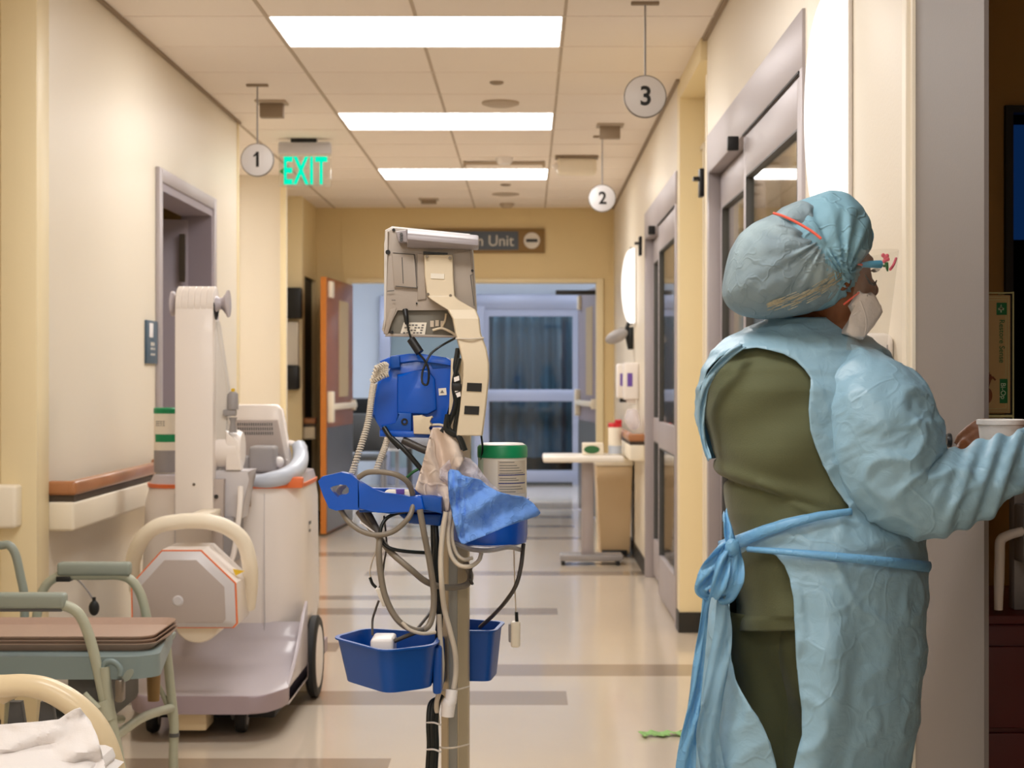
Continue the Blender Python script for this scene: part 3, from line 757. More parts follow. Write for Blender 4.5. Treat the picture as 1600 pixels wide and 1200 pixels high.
# tissue carton
x0=at(910,0,11.1).x; x1=at(942,0,11.1).x
t=thing('glove_carton','small cream carton with a green front on the overbed table','carton',((x0+x1)/2,11.1,.738))
b=MB(); b.box(x0,x1,11.0,11.2,.7385,.815,.003); b.build('carton',M['cream'],t)
b=MB(); b.lathe([(0,10.994),(.04,10.994),(.045,10.999)],(0,0,0),20,axis='y'); b.bm.transform(Matrix.Translation((x0+.06,0,.775))@Matrix.Diagonal((1.2,1,.6,1))); b.build('green_print',M['leaf'],t)
# dispensers on wall, far
for i,(y,lab) in enumerate(((11.9,'white wall dispenser, farther of the two by the far sconce'),(11.05,'white wall dispenser, nearer of the two by the far sconce'))):
    t=thing('soap_dispenser',lab,'dispenser',(XA,y,1.22),'pair of white wall dispensers')
    b=MB(); b.box(XA-.105,XA,y-.06,y+.06,CH-.15,CH+.10,.014,3); b.build('body',M['white'],t)
    b=MB(); b.box(XA-.08,XA-.045,y-.063,y-.060,CH-.06,CH+.03); b.build('violet_logo',M['purple'],t)
    b=MB(); b.box(XA-.08,XA-.02,y-.03,y+.03,CH-.18,CH-.15,.006); b.build('nozzle',M['black' if i==0 else 'white'],t)
# exam lamp
Y=11.6; x=XA
t=thing('wall_lamp','grey gooseneck wall lamp under the small far sconce','lamp',(x,Y,CH+.28))
b=MB(); b.box(x-.04,x,Y-.03,Y+.03,CH+.20,CH+.36,.006); b.tube([(x-.03,Y,CH+.22),(x-.05,Y-.03,CH+.33),(x-.03,Y-.03,CH+.40)],.014); b.build('clamp',M['black'],t)
b=MB(); p=at(960,530,Y-.1)
b.tube([(x-.04,Y,CH+.33),(x-.09,Y-.06,CH+.34),(p.x+.03,Y-.1,CH+.32)],.012); b.ell((p.x+.015,Y-.1,p.z+.02),(.085,.05,.045),24,14,Matrix.Rotation(R(-25),3,'Y')); b.build('lamp_head',M['midgrey'],t)
# loose items: clear bag bundle on rail
b=MB(); b.ell((XA-.07,10.6,.99),(.05,.09,.07),18,12)
for v in b.bm.verts: v.co+=Vector(noise.noise_vector(v.co*18))*.014
o=b.build('plastic_bundle',M['bag']); tag(o,'crumpled clear plastic bundle on the far right handrail','bag'); recentre(o,(XA-.07,10.6,.92))
# near dispenser behind worker
t=thing('paper_dispenser','rounded white dispenser on right wall behind the face shield','dispenser',(XR,3.52,1.2))
b=MB(); b.box(XR-.075,XR,3.47,3.66,1.02,1.355,.02,4); b.build('body',M['white'],t)
b=MB(); b.box(XR-.04,XR-.037,3.466,3.470,1.05,1.33); b.box(XR-.018,XR-.016,3.466,3.47,1.05,1.33); b.box(XR-.075,XR,3.468,3.47,1.28,1.283); b.build('seam',M['midgrey'],t)
# paper on floor
b=MB(); c=at(1034,1150,5.74)
b.grid(lambda u,v:(c.x+(u-.5)*.15+.01*math.sin(v*9),5.74+(v-.5)*.10+.02*(u-.5),.004+.010*abs(noise.noise(Vector((u*5,v*5,3))))+.012*abs(math.sin(u*9+v*3))*(1-abs(2*v-1))),20,12,keep=lambda u,v:abs(v-.5)<.5-.3*abs(math.sin(u*7)))
o=b.build('crumpled_paper',M['glovegreen'],outside=False,solid=.0008); tag(o,'crumpled pale green paper scrap lying on the corridor floor','litter'); recentre(o,(c.x,5.74,0))
# ================================================================ FAR ROOM EQUIPMENT (left of doorway)
p=at(585,650,18.2)
t=thing('equipment_trolley','blurred white trolley with black top beyond the open wooden door','trolley',(p.x,18.2,0))
b=MB(); b.box(p.x-.28,p.x+.35,18.0,18.4,.82,1.03,.01); b.build('black_top',M['black'],t)
b=MB(); b.box(p.x-.26,p.x+.3,18.0,18.4,.45,.82,.02); b.build('body',M['white'],t)
for s in (-.2,.26):
    b=MB(); b.box(p.x+s-.02,p.x+s+.02,18.1,18.14,0,.45); b.build('leg',M['midgrey'],t)
p=at(565,700,17.0)
t=thing('visitor_chair','dark slatted chair in the space beyond the far doorway','chair',(p.x,17,0))
b=MB(); b.box(p.x-.2,p.x+.25,16.8,17.2,.40,.46,.02); b.build('seat',M['darkgrey'],t)
b=MB(); b.box(p.x-.2,p.x+.25,17.18,17.22,.48,.88,.02); b.build('backrest',M['darkgrey'],t)
for sx in (-.18,.23):
    for sy in (16.82,17.18):
        b=MB(); b.tube([(p.x+sx,sy,0),(p.x+sx,sy,.41)],.015,8,1); b.build('leg',M['midgrey'],t)
p=at(640,700,17.6)
t=thing('rolling_stool','pale grey stool beyond the doorway, seen behind the coiled cord','stool',(p.x,17.6,0))
b=MB(); b.box(p.x-.22,p.x+.22,17.4,17.8,.5,.62,.03); b.build('seat',M['midgrey'],t)
b=MB(); b.lathe([(.03,.05),(.03,.5)],(p.x,17.6,0)); b.lathe([(.22,.02),(.2,.05),(.03,.06)],(p.x,17.6,0)); b.build('base',M['darkgrey'],t)

# ================================================================ PORTABLE X-RAY MACHINE
mc=thing('portable_xray_machine','white portable x-ray machine with orange trim parked by left wall','x-ray machine',(-1.13,6.3,0))
def PB(): return MB()
def rr(x0,x1,y0,y1,r,n=6):
    pts=[]
    for (cx,cy,a0) in ((x1-r,y1-r,0),(x0+r,y1-r,90),(x0+r,y0+r,180),(x1-r,y0+r,270)):
        for k in range(n+1):
            a=R(a0+90*k/n); pts.append((cx+r*math.cos(a),cy+r*math.sin(a)))
    return pts
bx0,bx1,by0,by1=-1.50,-.845,6.2,6.80
def rings(b,lst,caps=True):
    """loft rounded rectangles: (z,x0,x1,y0,y1,r)"""
    n=None; vs=[]
    for (z,x0,x1,y0,y1,r) in lst:
        p=rr(x0,x1,y0,y1,r); n=len(p); vs+=[(x,y,z) for x,y in p]
    m=len(lst); fs=[]
    for i in range(m-1):
        for k in range(n): k2=(k+1)%n; fs.append((i*n+k,i*n+k2,(i+1)*n+k2,(i+1)*n+k))
    if caps: fs.append(tuple(range(n))[::-1]); fs.append(tuple((m-1)*n+k for k in range(n)))
    b._add(vs,fs,True)
b=PB(); rings(b,[(.26,bx0+.01,bx1-.02,by0+.03,by1,.14),(.36,bx0,bx1-.005,by0+.01,by1,.14),(.78,bx0+.02,bx1-.01,by0,by1,.14),(.84,bx0+.035,bx1-.02,by0+.01,by1,.13)])
body=b.build('body_shell',M['machine'],mc,sharp=50)
b=PB(); b.box(-1.0,-.998,by0-.002,by0+.02,.30,.82); b.box(-1.34,-1.338,by0-.002,by0+.02,.30,.82); b.build('shell_seam',M['greybevel'],body)
p=at(468,820,6.35)
b=PB(); b.box(bx1-.006,bx1-.004,6.36,6.41,p.z-.0,p.z+.012); b.box(bx1-.006,bx1-.004,6.36,6.40,p.z-.03,p.z-.02); b.build('logo_mark',M['ink'],body)
b=PB(); rings(b,[(.838,bx0+.03,bx1-.015,by0+.005,by1,.13),(.853,bx0+.028,bx1-.013,by0+.003,by1,.13)]); b.build('orange_trim',M['orange'],mc)
b=PB(); rings(b,[(.852,bx0+.035,bx1-.02,by0+.01,by1,.13),(.885,bx0+.05,bx1-.03,by0+.03,by1,.12)]); b.build('deck',M['lilac'],mc)
# rear handle rail pale blue grey
hz=.86
b=PB(); yy=6.42
q=lambda px,py,Y:tuple(at(px,py,Y))
b.tube([q(388,752,6.22),q(420,750,6.2),q(450,742,6.25),q(466,728,6.4),q(470,712,6.5),q(467,696,6.55)],[.02,.03,.034,.034,.03,.028],12,6); b.tube([q(452,745,6.3),q(466,732,6.45),q(469,700,6.6)],.03,10,5)
b.build('push_handle',M['bluegrey'],mc)
b=PB(); b.tube([q(467,697,6.55),q(452,692,6.58),q(444,700,6.6),q(447,722,6.55)],.011,8,5); b.build('handle_bracket',M['white'],mc)
b=PB(); b.box(at(452,0,6.28).x,at(476,0,6.28).x,6.22,6.26,at(0,762,6.25).z,at(0,745,6.25).z,.006); b.build('orange_release',M['orange'],mc)
# console screen (back towards camera)
b=PB(); Y1=6.55
b.prism([xz(366,632,Y1),xz(432,632,Y1),xz(441,640,Y1),xz(457,735,Y1),xz(445,745,Y1),xz(366,745,Y1)],Y1,Y1+.05,.012); sc=b.build('console_rim',M['whitegloss'],mc)
b=PB(); b.prism([xz(368,656,Y1-.01),xz(434,656,Y1-.01),xz(450,738,Y1-.01),xz(368,738,Y1-.01)],Y1-.02,Y1,.004); cs=b.build('console_back',M['greyface'],mc)
b=PB()
for j in range(3):
    for i in range(16):
        p=at(372+i*3.5+j*.6,663+j*7,Y1-.02); b.box(p.x-.0022,p.x+.0022,Y1-.0215,Y1-.0195,p.z-.006,p.z+.006)
b.build('vent_slots',M['darkgrey'],cs)
b=PB(); b.box(*[at(a,0,6.45).x for a in (393,433)],6.38,6.5,at(0,738,6.45).z,at(0,696,6.45).z,.014,3); b.box(*[at(a,0,6.45).x for a in (378,394)],6.40,6.5,at(0,738,6.45).z,at(0,712,6.45).z,.01,3); b.build('detector_bin',M['midgrey'],mc)
b=PB(); b.ell(q(436,722,6.45),(.02,.02,.022)); b.build('white_knob',M['white'],mc)
# column
b=PB(); b.box(*[at(a,0,5.95).x for a in (273,333)],5.95,6.07,at(0,806,5.95).z,at(0,470,5.95).z,.006,2); col=b.build('column',M['machine'],mc)
b=PB(); p=at(303,757,5.95); b.lathe([(0,5.947),(.005,5.947),(.006,5.952)],(p.x,0,p.z),12,axis='y'); b.build('screw',M['steel'],col)
b=PB(); zc=at(0,474,5.98).z; xa,xb=at(274,0,5.95).x,at(333,0,5.95).x
prof=[]
n=6
for i in range(n):
    u0=xa+(xb-xa)*i/n; u1=xa+(xb-xa)*(i+1)/n; r=.064
    prof+=[(r-.003,u0),(r,u0+.002),(r,u1-.002),(r-.003,u1)]
b.lathe(prof,(0,6.01,zc),40,axis='x'); b.build('cable_drum',M['machine'],mc)
for s,xx in ((-1,xa),(1,xb)):
    b=PB(); b.lathe([(.03,xx),(.022,xx+s*.012),(.022,xx+s*.022),(.038,xx+s*.036),(.05,xx+s*.042),(.05,xx+s*.047),(.03,xx+s*.05)] if s>0 else [(.03,xx),(.025,xx-.008),(.046,xx-.018),(.046,xx-.026),(.03,xx-.03)],(0,6.01,zc),28,axis='x'); b.build('drum_flange',M['lilac'],mc)
b=PB(); b.prism([xz(333,500,6.03),xz(341,502,6.03),xz(357,612,6.03),xz(357,700,6.03),xz(333,700,6.03)],6.0,6.08,.006); b.build('arm_cover',M['monrim'],mc)
b=PB(); b.lathe([(.0,xb-.0),(.07,xb),(.072,xb+.01),(.072,xb+.075),(.062,xb+.09),(0,xb+.092)],(0,6.06,at(0,702,6.06).z),36,axis='x'); b.build('pivot_drum',M['machine'],mc)
b=PB(); b.prism([xz(352,672,5.99),xz(372,690,5.99),xz(376,735,5.99),xz(352,735,5.99)],5.99,6.06,.008); b.build('pivot_cover',M['machine'],mc)
b=PB(); p=at(364,0,6.0); b.lathe([(.02,at(0,640,6).z),(.02,at(0,616,6).z),(.012,at(0,612,6).z)],(p.x,6.0,0),16); b.box(p.x-.035,p.x+.012,5.985,6.015,at(0,650,6).z,at(0,640,6).z,.004); b.lathe([(.016,at(0,676,6).z),(.010,at(0,660,6).z),(.016,at(0,652,6).z)],(p.x,6.0,0),16); b.build('control_knob',M['midgrey'],mc)
b=PB(); b.lathe([(.007,at(0,613,6).z),(.007,at(0,607,6).z)],(p.x,6.0,0),12); b.build('yellow_button',M['yellow'],mc)
b=PB(); b.prism([xz(333,735,6.0),xz(392,735,6.0),xz(386,748,6.0),xz(378,810,6.0),xz(333,812,6.0)],6.0,6.14,.008); b.build('column_bracket',M['greybevel'],mc)
b=PB(); b.prism([xz(333,748,5.99),xz(352,748,5.99),xz(350,860,5.99),xz(333,860,5.99)],5.96,6.0,.003); b.build('inner_panel',M['greyface'],mc)
b=PB(); b.box(*[at(a,0,5.98).x for a in (333,366)],5.98,6.18,at(0,880,5.98).z,at(0,808,5.98).z,.01); b.build('column_foot',M['midgrey'],mc)
b=PB(); b.lathe([(0,5.953),(.006,5.953),(.008,5.958)],(at(338,0,5.96).x,0,at(0,776,5.96).z),12,axis='y'); b.build('port',M['black'],mc)
b=PB(); b.tube([q(376,760,5.97),q(374,800,5.95),q(366,860,5.95),q(360,880,5.95)],.010,8,5); b.build('white_cable',M['white'],mc)
b=PB(); b.box(*[at(a,0,6.1).x for a in (376,385)],6.12,6.2,at(0,793,6.15).z,at(0,776,6.15).z,.002); b.build('gold_latch',M['signwood'],mc)
# arch handle
b=PB(); Yh=5.68
pts=[(206,905,5.74),(209,872,5.7),(222,842,5.66),(246,822,5.64),(280,815,5.64),(302,814,5.64),(330,816,5.64),(358,826,5.66),(380,846,5.68),(390,880,5.7),(391,915,5.74),(387,948,5.78)]
b.tube([q(*p_) for p_ in pts],.027,14,6); b.build('arch_handle',M['cream'],mc)
b=PB(); b.box(*[at(a,0,5.64).x for a in (287,318)],5.62,5.98,at(0,824,5.64).z,at(0,806,5.64).z,.006); b.build('arch_collar',M['cream'],mc)
# tube head
Yf=5.55
front=[(253,859),(315,859),(369.5,911),(372,974),(366,981),(218,981),(206,975),(205,912)]
fr=[xz(a,c_,Yf) for a,c_ in front]
b=PB(); b.prism(fr,Yf,Yf+.24,.012); hd=b.build('tube_head',M['machine'],mc)
cx=sum(a for a,_ in fr)/8; cz=sum(c_ for _,c_ in fr)/8
sc_=lambda k:[(cx+(a-cx)*k,cz+(c_-cz)*k) for a,c_ in fr]
b=PB(); b.prism(sc_(.998),Yf-.006,Yf+.002); b.build('orange_rim',M['orange'],mc)
b=PB(); vs=[(a,Yf-.007,c_) for a,c_ in sc_(.97)]+[(a,Yf-.030,c_) for a,c_ in sc_(.80)]
b._add(vs,[(i,(i+1)%8,(i+1)%8+8,i+8) for i in range(8)]+[tuple(range(8,16))]); b.mi=0; b.build('face_bevel',M['greybevel'],mc)
b=PB(); b.prism(sc_(.80),Yf-.031,Yf-.028,.001); b.build('front_panel',M['greyface'],mc)
b=PB(); p=at(281,937,Yf); b.lathe([(.016,Yf-.033),(.019,Yf-.031)],(p.x,0,p.z),24,axis='y'); b.lathe([(.0,Yf-.0345),(.014,Yf-.0345),(.015,Yf-.033)],(p.x,0,p.z),24,axis='y'); b.build('round_emblem',M['greybevel'],mc)
b=PB(); b.lathe([(.08,Yf+.03),(.085,Yf+.04),(.085,Yf+.2),(.08,Yf+.21)],(at(310,0,5.6).x,0,at(0,965,5.6).z),36,axis='y'); b.build('collimator_ring',M['cream'],mc)
b=PB(); p=at(379,890,5.68); b._add([(p.x-.02,5.60,p.z+.012),(p.x+.012,5.66,p.z-.002),(p.x-.01,5.6,p.z-.012)],[(0,1,2)]); b.build('warning_triangle',M['yellow'],hd)
b=PB(); b.tube([(at(300,0,5.8).x,5.8,.42),(at(300,0,5.9).x,5.95,.44),(at(300,0,6).x,6.1,.46)],.05,16,4); b.build('head_yoke',M['machine'],mc)
# base platform with a scooped rise
bxl,bxr=-1.40,-.845
b=PB()
def pf(u,v):
    # v 0 front lip .. 1 top of rise
    prof=[(5.60,.165),(5.70,.175),(5.85,.185),(6.0,.20),(6.1,.225),(6.18,.27),(6.22,.33)]
    t_=v*(len(prof)-1); i=min(int(t_),len(prof)-2); f=t_-i
    y=prof[i][0]*(1-f)+prof[i+1][0]*f; z=prof[i][1]*(1-f)+prof[i+1][1]*f
    x=bxl+(bxr-bxl)*u
    k=max(0,abs(u-.5)*2-.62)/.38
    return (x,y+.17*k**2.2*(1-v),z)
b.grid(pf,40,24)
b.build('platform',M['lilac'],mc,outside=True,sharp=60)
b=PB()
outl=[]
for i in range(41):
    u=i/40; x=bxl+(bxr-bxl)*u; k=max(0,abs(u-.5)*2-.62)/.38; outl.append((x,5.60-.006+.17*k**2.2))
outl+= [(bxr,6.9),(bxl,6.9)]
b.prism([(x,y) for x,y in outl],.105,.166,.006,axis='z'); b.build('bumper',M['lilacdark'],mc)
b=PB(); b.prism([(5.79,.10),(6.28,.10),(6.28,.40),(6.18,.36),(6.05,.26),(5.9,.20),(5.79,.17)],bxr-.012,bxr+.0,.003,axis='x'); b.build('side_skirt',M['lilac'],mc)
b=PB(); b.box(bxl+.05,bxr-.05,5.8,6.8,.05,.11,.01); b.build('chassis',M['blackrub'],mc)
# wheels
for x,y in ((at(240,0,5.8).x,5.80),(at(378,0,5.8).x,5.80)):
    b=PB(); b.lathe([(.03,x-.02),(.045,x-.018),(.05,x-.01),(.05,x+.01),(.045,x+.018),(.03,x+.02)],(0,y,.05),28,axis='x'); wv=b.build('caster_wheel',M['blackrub'],mc)
    b=PB(); b.lathe([(0,x+.0225),(.02,x+.0225),(.026,x+.019)],(0,y,.05),24,axis='x'); b.build('hub',M['midgrey'],wv)
    b=PB(); b.box(x-.035,x-.02,y-.03,y+.03,.05,.115,.004); b.box(x-.035,x+.03,y-.03,y+.03,.1,.115,.004); b.build('caster_fork',M['darkgrey'],wv)
for x in (-.835,-1.52):
    s=1 if x>-1 else -1
    b=PB(); y=6.45; b.lathe([(.11,x-.028),(.145,x-.026),(.16,x-.016),(.16,x+.006),(.15,x+.014),(.13,x+.016),(.12,x+.010)],(0,y,.16),48,axis='x') if s>0 else b.lathe([(.12,x-.010),(.15,x-.014),(.16,x),(.16,x+.016),(.11,x+.028)],(0,y,.16),48,axis='x'); wv=b.build('drive_wheel',M['blackrub'],mc)
    b=PB(); b.lathe([(0,x+s*.022),(.06,x+s*.020),(.118,x+s*.014),(.13,x+s*.008)],(0,y,.16),48,axis='x'); b.build('hub_cover',M['machine'],wv)
b=PB(); b.box(*[at(a,0,5.68).x for a in (278,324)],5.66,5.8,.035,.098,.006); b.build('foot_pedal',M['bedtube'],mc)
# canister on the machine
x=at(262,0,6.4).x; Y=6.4; z0=.886
zt=at(0,637,Y).z
t=thing('wipes_canister','pale wipes canister with dark green lid standing on the x-ray machine','canister',(x,Y,z0))
b=MB(); b.lathe([(.05,z0),(.052,z0+.01),(.052,zt-.02)],(x,Y,0),36); b.build('body',M['label'],t)
b=MB(); b.lathe([(.0525,z0+.004),(.0535,z0+.05),(.0525,z0+.09)],(x,Y,0),36,cap=False); b.build('grey_band',M['midgrey'],t)
b=MB(); b.lathe([(.054,zt-.022),(.054,zt-.004),(.05,zt),(0,zt)],(x,Y,0),36); b.build('lid',M['green'],t)
b=MB()
for a0,a1,za,zb in ((-80,10,678,690),):
    vs=[];k=10
    for i in range(k+1):
        a=R(-90+a0*0+ (-50+100*i/k)); vs+= [(x+.0530*math.cos(a),Y+.0530*math.sin(a),at(0,zb,Y).z),(x+.0530*math.cos(a),Y+.0530*math.sin(a),at(0,za,Y).z)]
    b._add(vs,[(2*i,2*i+2,2*i+3,2*i+1) for i in range(k)],True)
b.build('green_label_bar',M['green'],t)
b=MB(); zz=at(0,665,Y).z
for j in range(3):
    for i in range(4):
        a=R(-130+i*12); b.box(x+.053*math.cos(a)-.003,x+.053*math.cos(a)+.003,Y+.053*math.sin(a)-.001,Y+.053*math.sin(a)+.001,zz+j*.008,zz+j*.008+.003)
b.build('print_lines',M['ink'],t)

# ================================================================ MONITOR STAND
Yp=3.2
px0=at(711,0,Yp).x
cart=thing('monitor_stand','beige pole stand carrying a grey monitor, blue trays and tangled cables','monitor stand',(px0,Yp+.02,0))
def Q(px,py,Y=Yp): return tuple(at(px,py,Y))
# pole: octagonal extrusion with grey front strip
rp=.0275
b=MB(); b.lathe([(rp*1.04,.12),(rp*1.04,1.22)],(px0,Yp+.02,0),8,smooth=False)
b.bm.transform(Matrix.Translation((px0,Yp+.02,0))@Matrix.Rotation(R(22.5-8),4,'Z')@Matrix.Translation((-px0,-Yp-.02,0)))
pole=b.build('pole',M['pole'],cart,sharp=20)
b=MB(); b.box(px0-.012,px0+.005,Yp-.0075-.003,Yp-.002,.13,1.12,.001); b.build('centre_strip',M['polegrey'],pole)
b=MB()
for k in range(5):
    a=2*PI*k/5+.3; dx,dy=math.cos(a)*.24,math.sin(a)*.24
    b=MB(); b.tube([(px0,Yp+.02,.115),(px0+dx*.5,Yp+.02+dy*.5,.10),(px0+dx,Yp+.02+dy,.085)],[.028,.022,.018],10,3); lg=b.build('base_leg',M['midgrey'],cart)
    b=MB(); b.lathe([(.02,-.016),(.03,-.012),(.03,.012),(.02,.016)],(px0+dx,Yp+.02+dy,.03),20,axis='x'); b.box(px0+dx-.02,px0+dx+.02,Yp+.01+dy,Yp+.03+dy,.04,.085,.003); b.build('caster',M['blackrub'],lg)
b=MB(); b.lathe([(.06,.09),(.05,.14),(.035,.15)],(px0,Yp+.02,0),24); b.build('base_hub',M['midgrey'],cart)
# monitor
Ym=3.17
def mp(px,py): return xz(px,py,Ym)
b=MB(); b.prism([mp(601,359),mp(612,353),mp(734,365),mp(739,392),mp(745,485),mp(714,527),mp(602,524),mp(596,515),mp(603,487),mp(600,380)],Ym+.005,Ym+.03,.004); mon=b.build('monitor_rim',M['monrim'],cart)
b=MB(); b.prism([mp(606,362),mp(616,356),mp(733,367),mp(738,394),mp(744,485),mp(698,485),mp(620,482),mp(611,500),mp(606,521),mp(600,517),mp(607,487)],Ym-.012,Ym+.008,.004); sh=b.build('back_shell',M['monback'],mon)
b=MB(); b.prism([mp(620,481),mp(699,484),mp(716,508),mp(714,526),mp(604,523)],Ym-.004,Ym+.01,.002); rc=b.build('connector_recess',M['mondark'],mon)
b=MB(); b.prism([mp(610,484),mp(621,480.5),mp(607,523),mp(600,522)],Ym-.014,Ym,.003); b.prism([mp(604,521),mp(714,524.5),mp(713,528),mp(602,526)],Ym-.012,Ym,.002); b.build('recess_lip',M['monback'],mon)
# raised side pods and centre channel
b=MB(); b.prism([mp(613,396),mp(649,398),mp(652,448),mp(653,452),mp(617,450)],Ym-.017,Ym-.010,.002); pod=b.build('battery_door',M['monback'],mon)
b=MB()
for seg in (((614,395),(648,398)),((618,447),(652,450)),((648,398),(651,449)),((628,402),(630,443)),((605,455),(616,454)),((612,469),(618,469)),((735,430),(741,478)),((735,430),(739,429))):
    (xa,ya),(xb,yb)=seg; b.tube([Q(xa,ya,Ym-.0175),Q(xb,yb,Ym-.0175)],.0007,6,1)
b.build('panel_line',M['darkgrey'],mon)
b=MB()
for (x,y,r) in ((606,394,.0045),(615,359,.0028),(738,423,.0025),(612,519,.003),(651,474,.0016)):
    p=at(x,y,Ym-.014); b.lathe([(0,Ym-.0155),(r,Ym-.0155),(r*1.1,Ym-.011)],(p.x,0,p.z),14,axis='y')
b.build('screw_hole',M['black'],mon)
b=MB(); b.prism([mp(652,396),mp(663,398),mp(667,468),mp(653,470)],Ym-.016,Ym-.01,.003); b.prism([mp(706,398),mp(735,392),mp(743,484),mp(712,470)],Ym-.015,Ym-.01,.002); b.build('side_cheek',M['monback'],mon)
# handle bar on top
b=MB()
z=lambda px,py,Y: at(px,py,Y)
hp=[(636,357,388),(748,367,391)]
vs=[]
for (x,yt,yb) in hp:
    for (yy,dy) in ((yt,-.020),(yt+8,-.052),(yt+17,-.056),(yb-2,-.030),(yb,-.010)):
        vs.append(Q(x,yy,Ym+dy))
fs=[(i,i+1,i+6,i+5) for i in range(4)]+[(0,1,2,3,4),(9,8,7,6,5),(4,0,5,9)]
b._add(vs,fs)
es=list(b.bm.edges); r_=bmesh.ops.bevel(b.bm,geom=es,offset=.003,segments=2,affect='EDGES',profile=.5)
for f in r_['faces']: f.smooth=True
hb=b.build('carry_handle',M['monhandle'],mon)
b=MB(); b.prism([xz(620,364,Ym-.01),xz(637,361,Ym-.01),xz(640,381,Ym-.01),xz(624,380,Ym-.01)],Ym-.045,Ym-.008,.004); hs=b.build('handle_block',M['monhandle'],mon)
b=MB()
for y in (366,371,375): p=at(627,y,Ym-.046); b.lathe([(0,Ym-.048),(.003,Ym-.048),(.003,Ym-.044)],(p.x,0,p.z),10,axis='y')
b.build('port_hole',M['darkgrey'],hs)
b=MB(); b.prism([mp(662,394),mp(700,396),mp(700,399),mp(662,398)],Ym-.018,Ym-.012); b.build('vent_slot',M['black'],mon)
# labels in recess
b=MB(); b.prism([mp(631,504),mp(667,504),mp(664,524),mp(626,521)],Ym-.0055,Ym-.004); lb=b.build('paper_label',M['label'],mon)
b=MB()
for j in range(4):
    for i in range(6):
        if (i+j*2)%4: p=at(633+i*5.2-j*1.1,508+j*4,Ym-.0058); b.box(p.x,p.x+.0045,Ym-.0062,Ym-.0056,p.z-.0012,p.z+.0012)
b.build('label_print',M['ink'],lb)
b=MB()
for i,(x,y) in enumerate(((675,506),(683,505),(691,506))):
    p=at(x,y,Ym-.006); b.box(p.x-.0035,p.x+.0035,Ym-.0065,Ym-.004,p.z-.006,p.z+.006)
b.build('port_marking',M['labeltan'],mon)
b=MB(); b.tube([Q(676,516,Ym-.008),Q(690,513,Ym-.01),Q(703,518,Ym-.012),Q(712,524,Ym-.01)],.0025,8); b.tube([Q(697,490,Ym-.008),Q(695,502,Ym-.008),Q(690,512,Ym-.006)],.002,8); b.build('beige_lead',M['beigemetal'],mon)
# mount arm: bent flat channel
arm=[(663,707,398,3.145),(664,708,430,3.145),(668,710,463,3.14),(676,716,469,3.132),(700,742,484,3.10),(708,748,498,3.09),(712,750,520,3.085),(719,759,545,3.08),(724,763,567,3.075),(724,763,590,3.075),(719,758,640,3.075),(713,753,681,3.075)]
b=MB(); vs=[]
for (l,r,y,Y) in arm:
    vs+=[Q(l,y,Y),Q(r,y,Y),Q(r+1.5,y,Y+.022),Q(l-1.5,y,Y+.022)]
fs=[]
for i in range(len(arm)-1):
    o_=i*4
    for k in range(4): fs.append((o_+k,o_+(k+1)%4,o_+4+(k+1)%4,o_+4+k))
fs+= [(3,2,1,0),(len(arm)*4-4,len(arm)*4-3,len(arm)*4-2,len(arm)*4-1)]
b._add(vs,fs,False); armo=b.build('mount_arm',M['beigemetal'],cart,sharp=15)
md=armo.modifiers.new('bevel','BEVEL'); md.width=.0018; md.segments=2; md.limit_method='ANGLE'; md.angle_limit=R(35)
b=MB()
for (x,y) in ((667,401),(703,403),(669,460),(704,462)):
    p=at(x,y,3.143); b.lathe([(0,3.139),(.0028,3.139),(.003,3.1425)],(p.x,0,p.z),12,axis='y')
b.build('mount_screw',M['steel'],armo)
b=MB(); b.prism([xz(673,427,3.143),xz(694,428,3.143),xz(694,436,3.143),xz(673,435,3.143)],3.1425,3.144); b.build('pale_sticker',M['label'],armo)
b=MB(); b.tube([Q(712,529,3.083),Q(735,529.5,3.078),Q(756,528,3.083)],.0016,8,3); b.build('cable_tie',M['cablelight'],armo)
for ya in (598,634):
    b=MB(); xl=730 if ya==598 else 726
    b.prism([xz(xl,ya,3.074),xz(xl+23,ya+1,3.074),xz(xl+22,ya+14,3.074),xz(xl-1,ya+13,3.074)],3.0735,3.076); b.build('velcro_strip',M['black'],armo)
b=MB(); b.prism([xz(705,560,3.12),xz(722,560,3.12),xz(722,680,3.12),xz(700,680,3.12)],3.11,3.19,.004); b.prism([xz(693,666,3.15),xz(735,668,3.15),xz(735,720,3.15),xz(693,720,3.15)],3.16,3.2,.004); b.build('pole_clamp',M['beigemetal'],cart)
# black wire bundle beside arm
for pts,r in (([(716,545,3.11),(712,575,3.10),(716,600,3.095),(710,640,3.095),(700,668,3.09),(716,682,3.08),(724,702,3.075)],.0055),
              ([(718,560,3.10),(709,600,3.09),(712,630,3.085),(704,655,3.09),(690,675,3.09)],.0045),
              ([(714,590,3.088),(716,640,3.088),(712,670,3.085),(722,690,3.075),(727,704,3.073)],.005),
              ([(700,648,3.09),(698,670,3.085),(712,680,3.08)],.006)):
    b=MB(); b.tube([Q(*p) for p in pts],r,8,5); b.build('wire_bundle',M['cableblack'],cart)
b=MB(); 
for (x,y) in ((712,590),(714,615),(713,606)):
    b.prism([xz(x-3,y,3.084),xz(x+5,y-3,3.084),xz(x+6,y+4,3.084),xz(x-2,y+7,3.084)],3.083,3.0845)
b.build('white_cable_tag',M['white'],cart)
b=MB(); b.box(*[at(a,0,3.09).x for a in (706,721)],3.082,3.1,at(0,611,3.09).z,at(0,599,3.09).z,.002); b.build('black_clip',M['black'],cart)
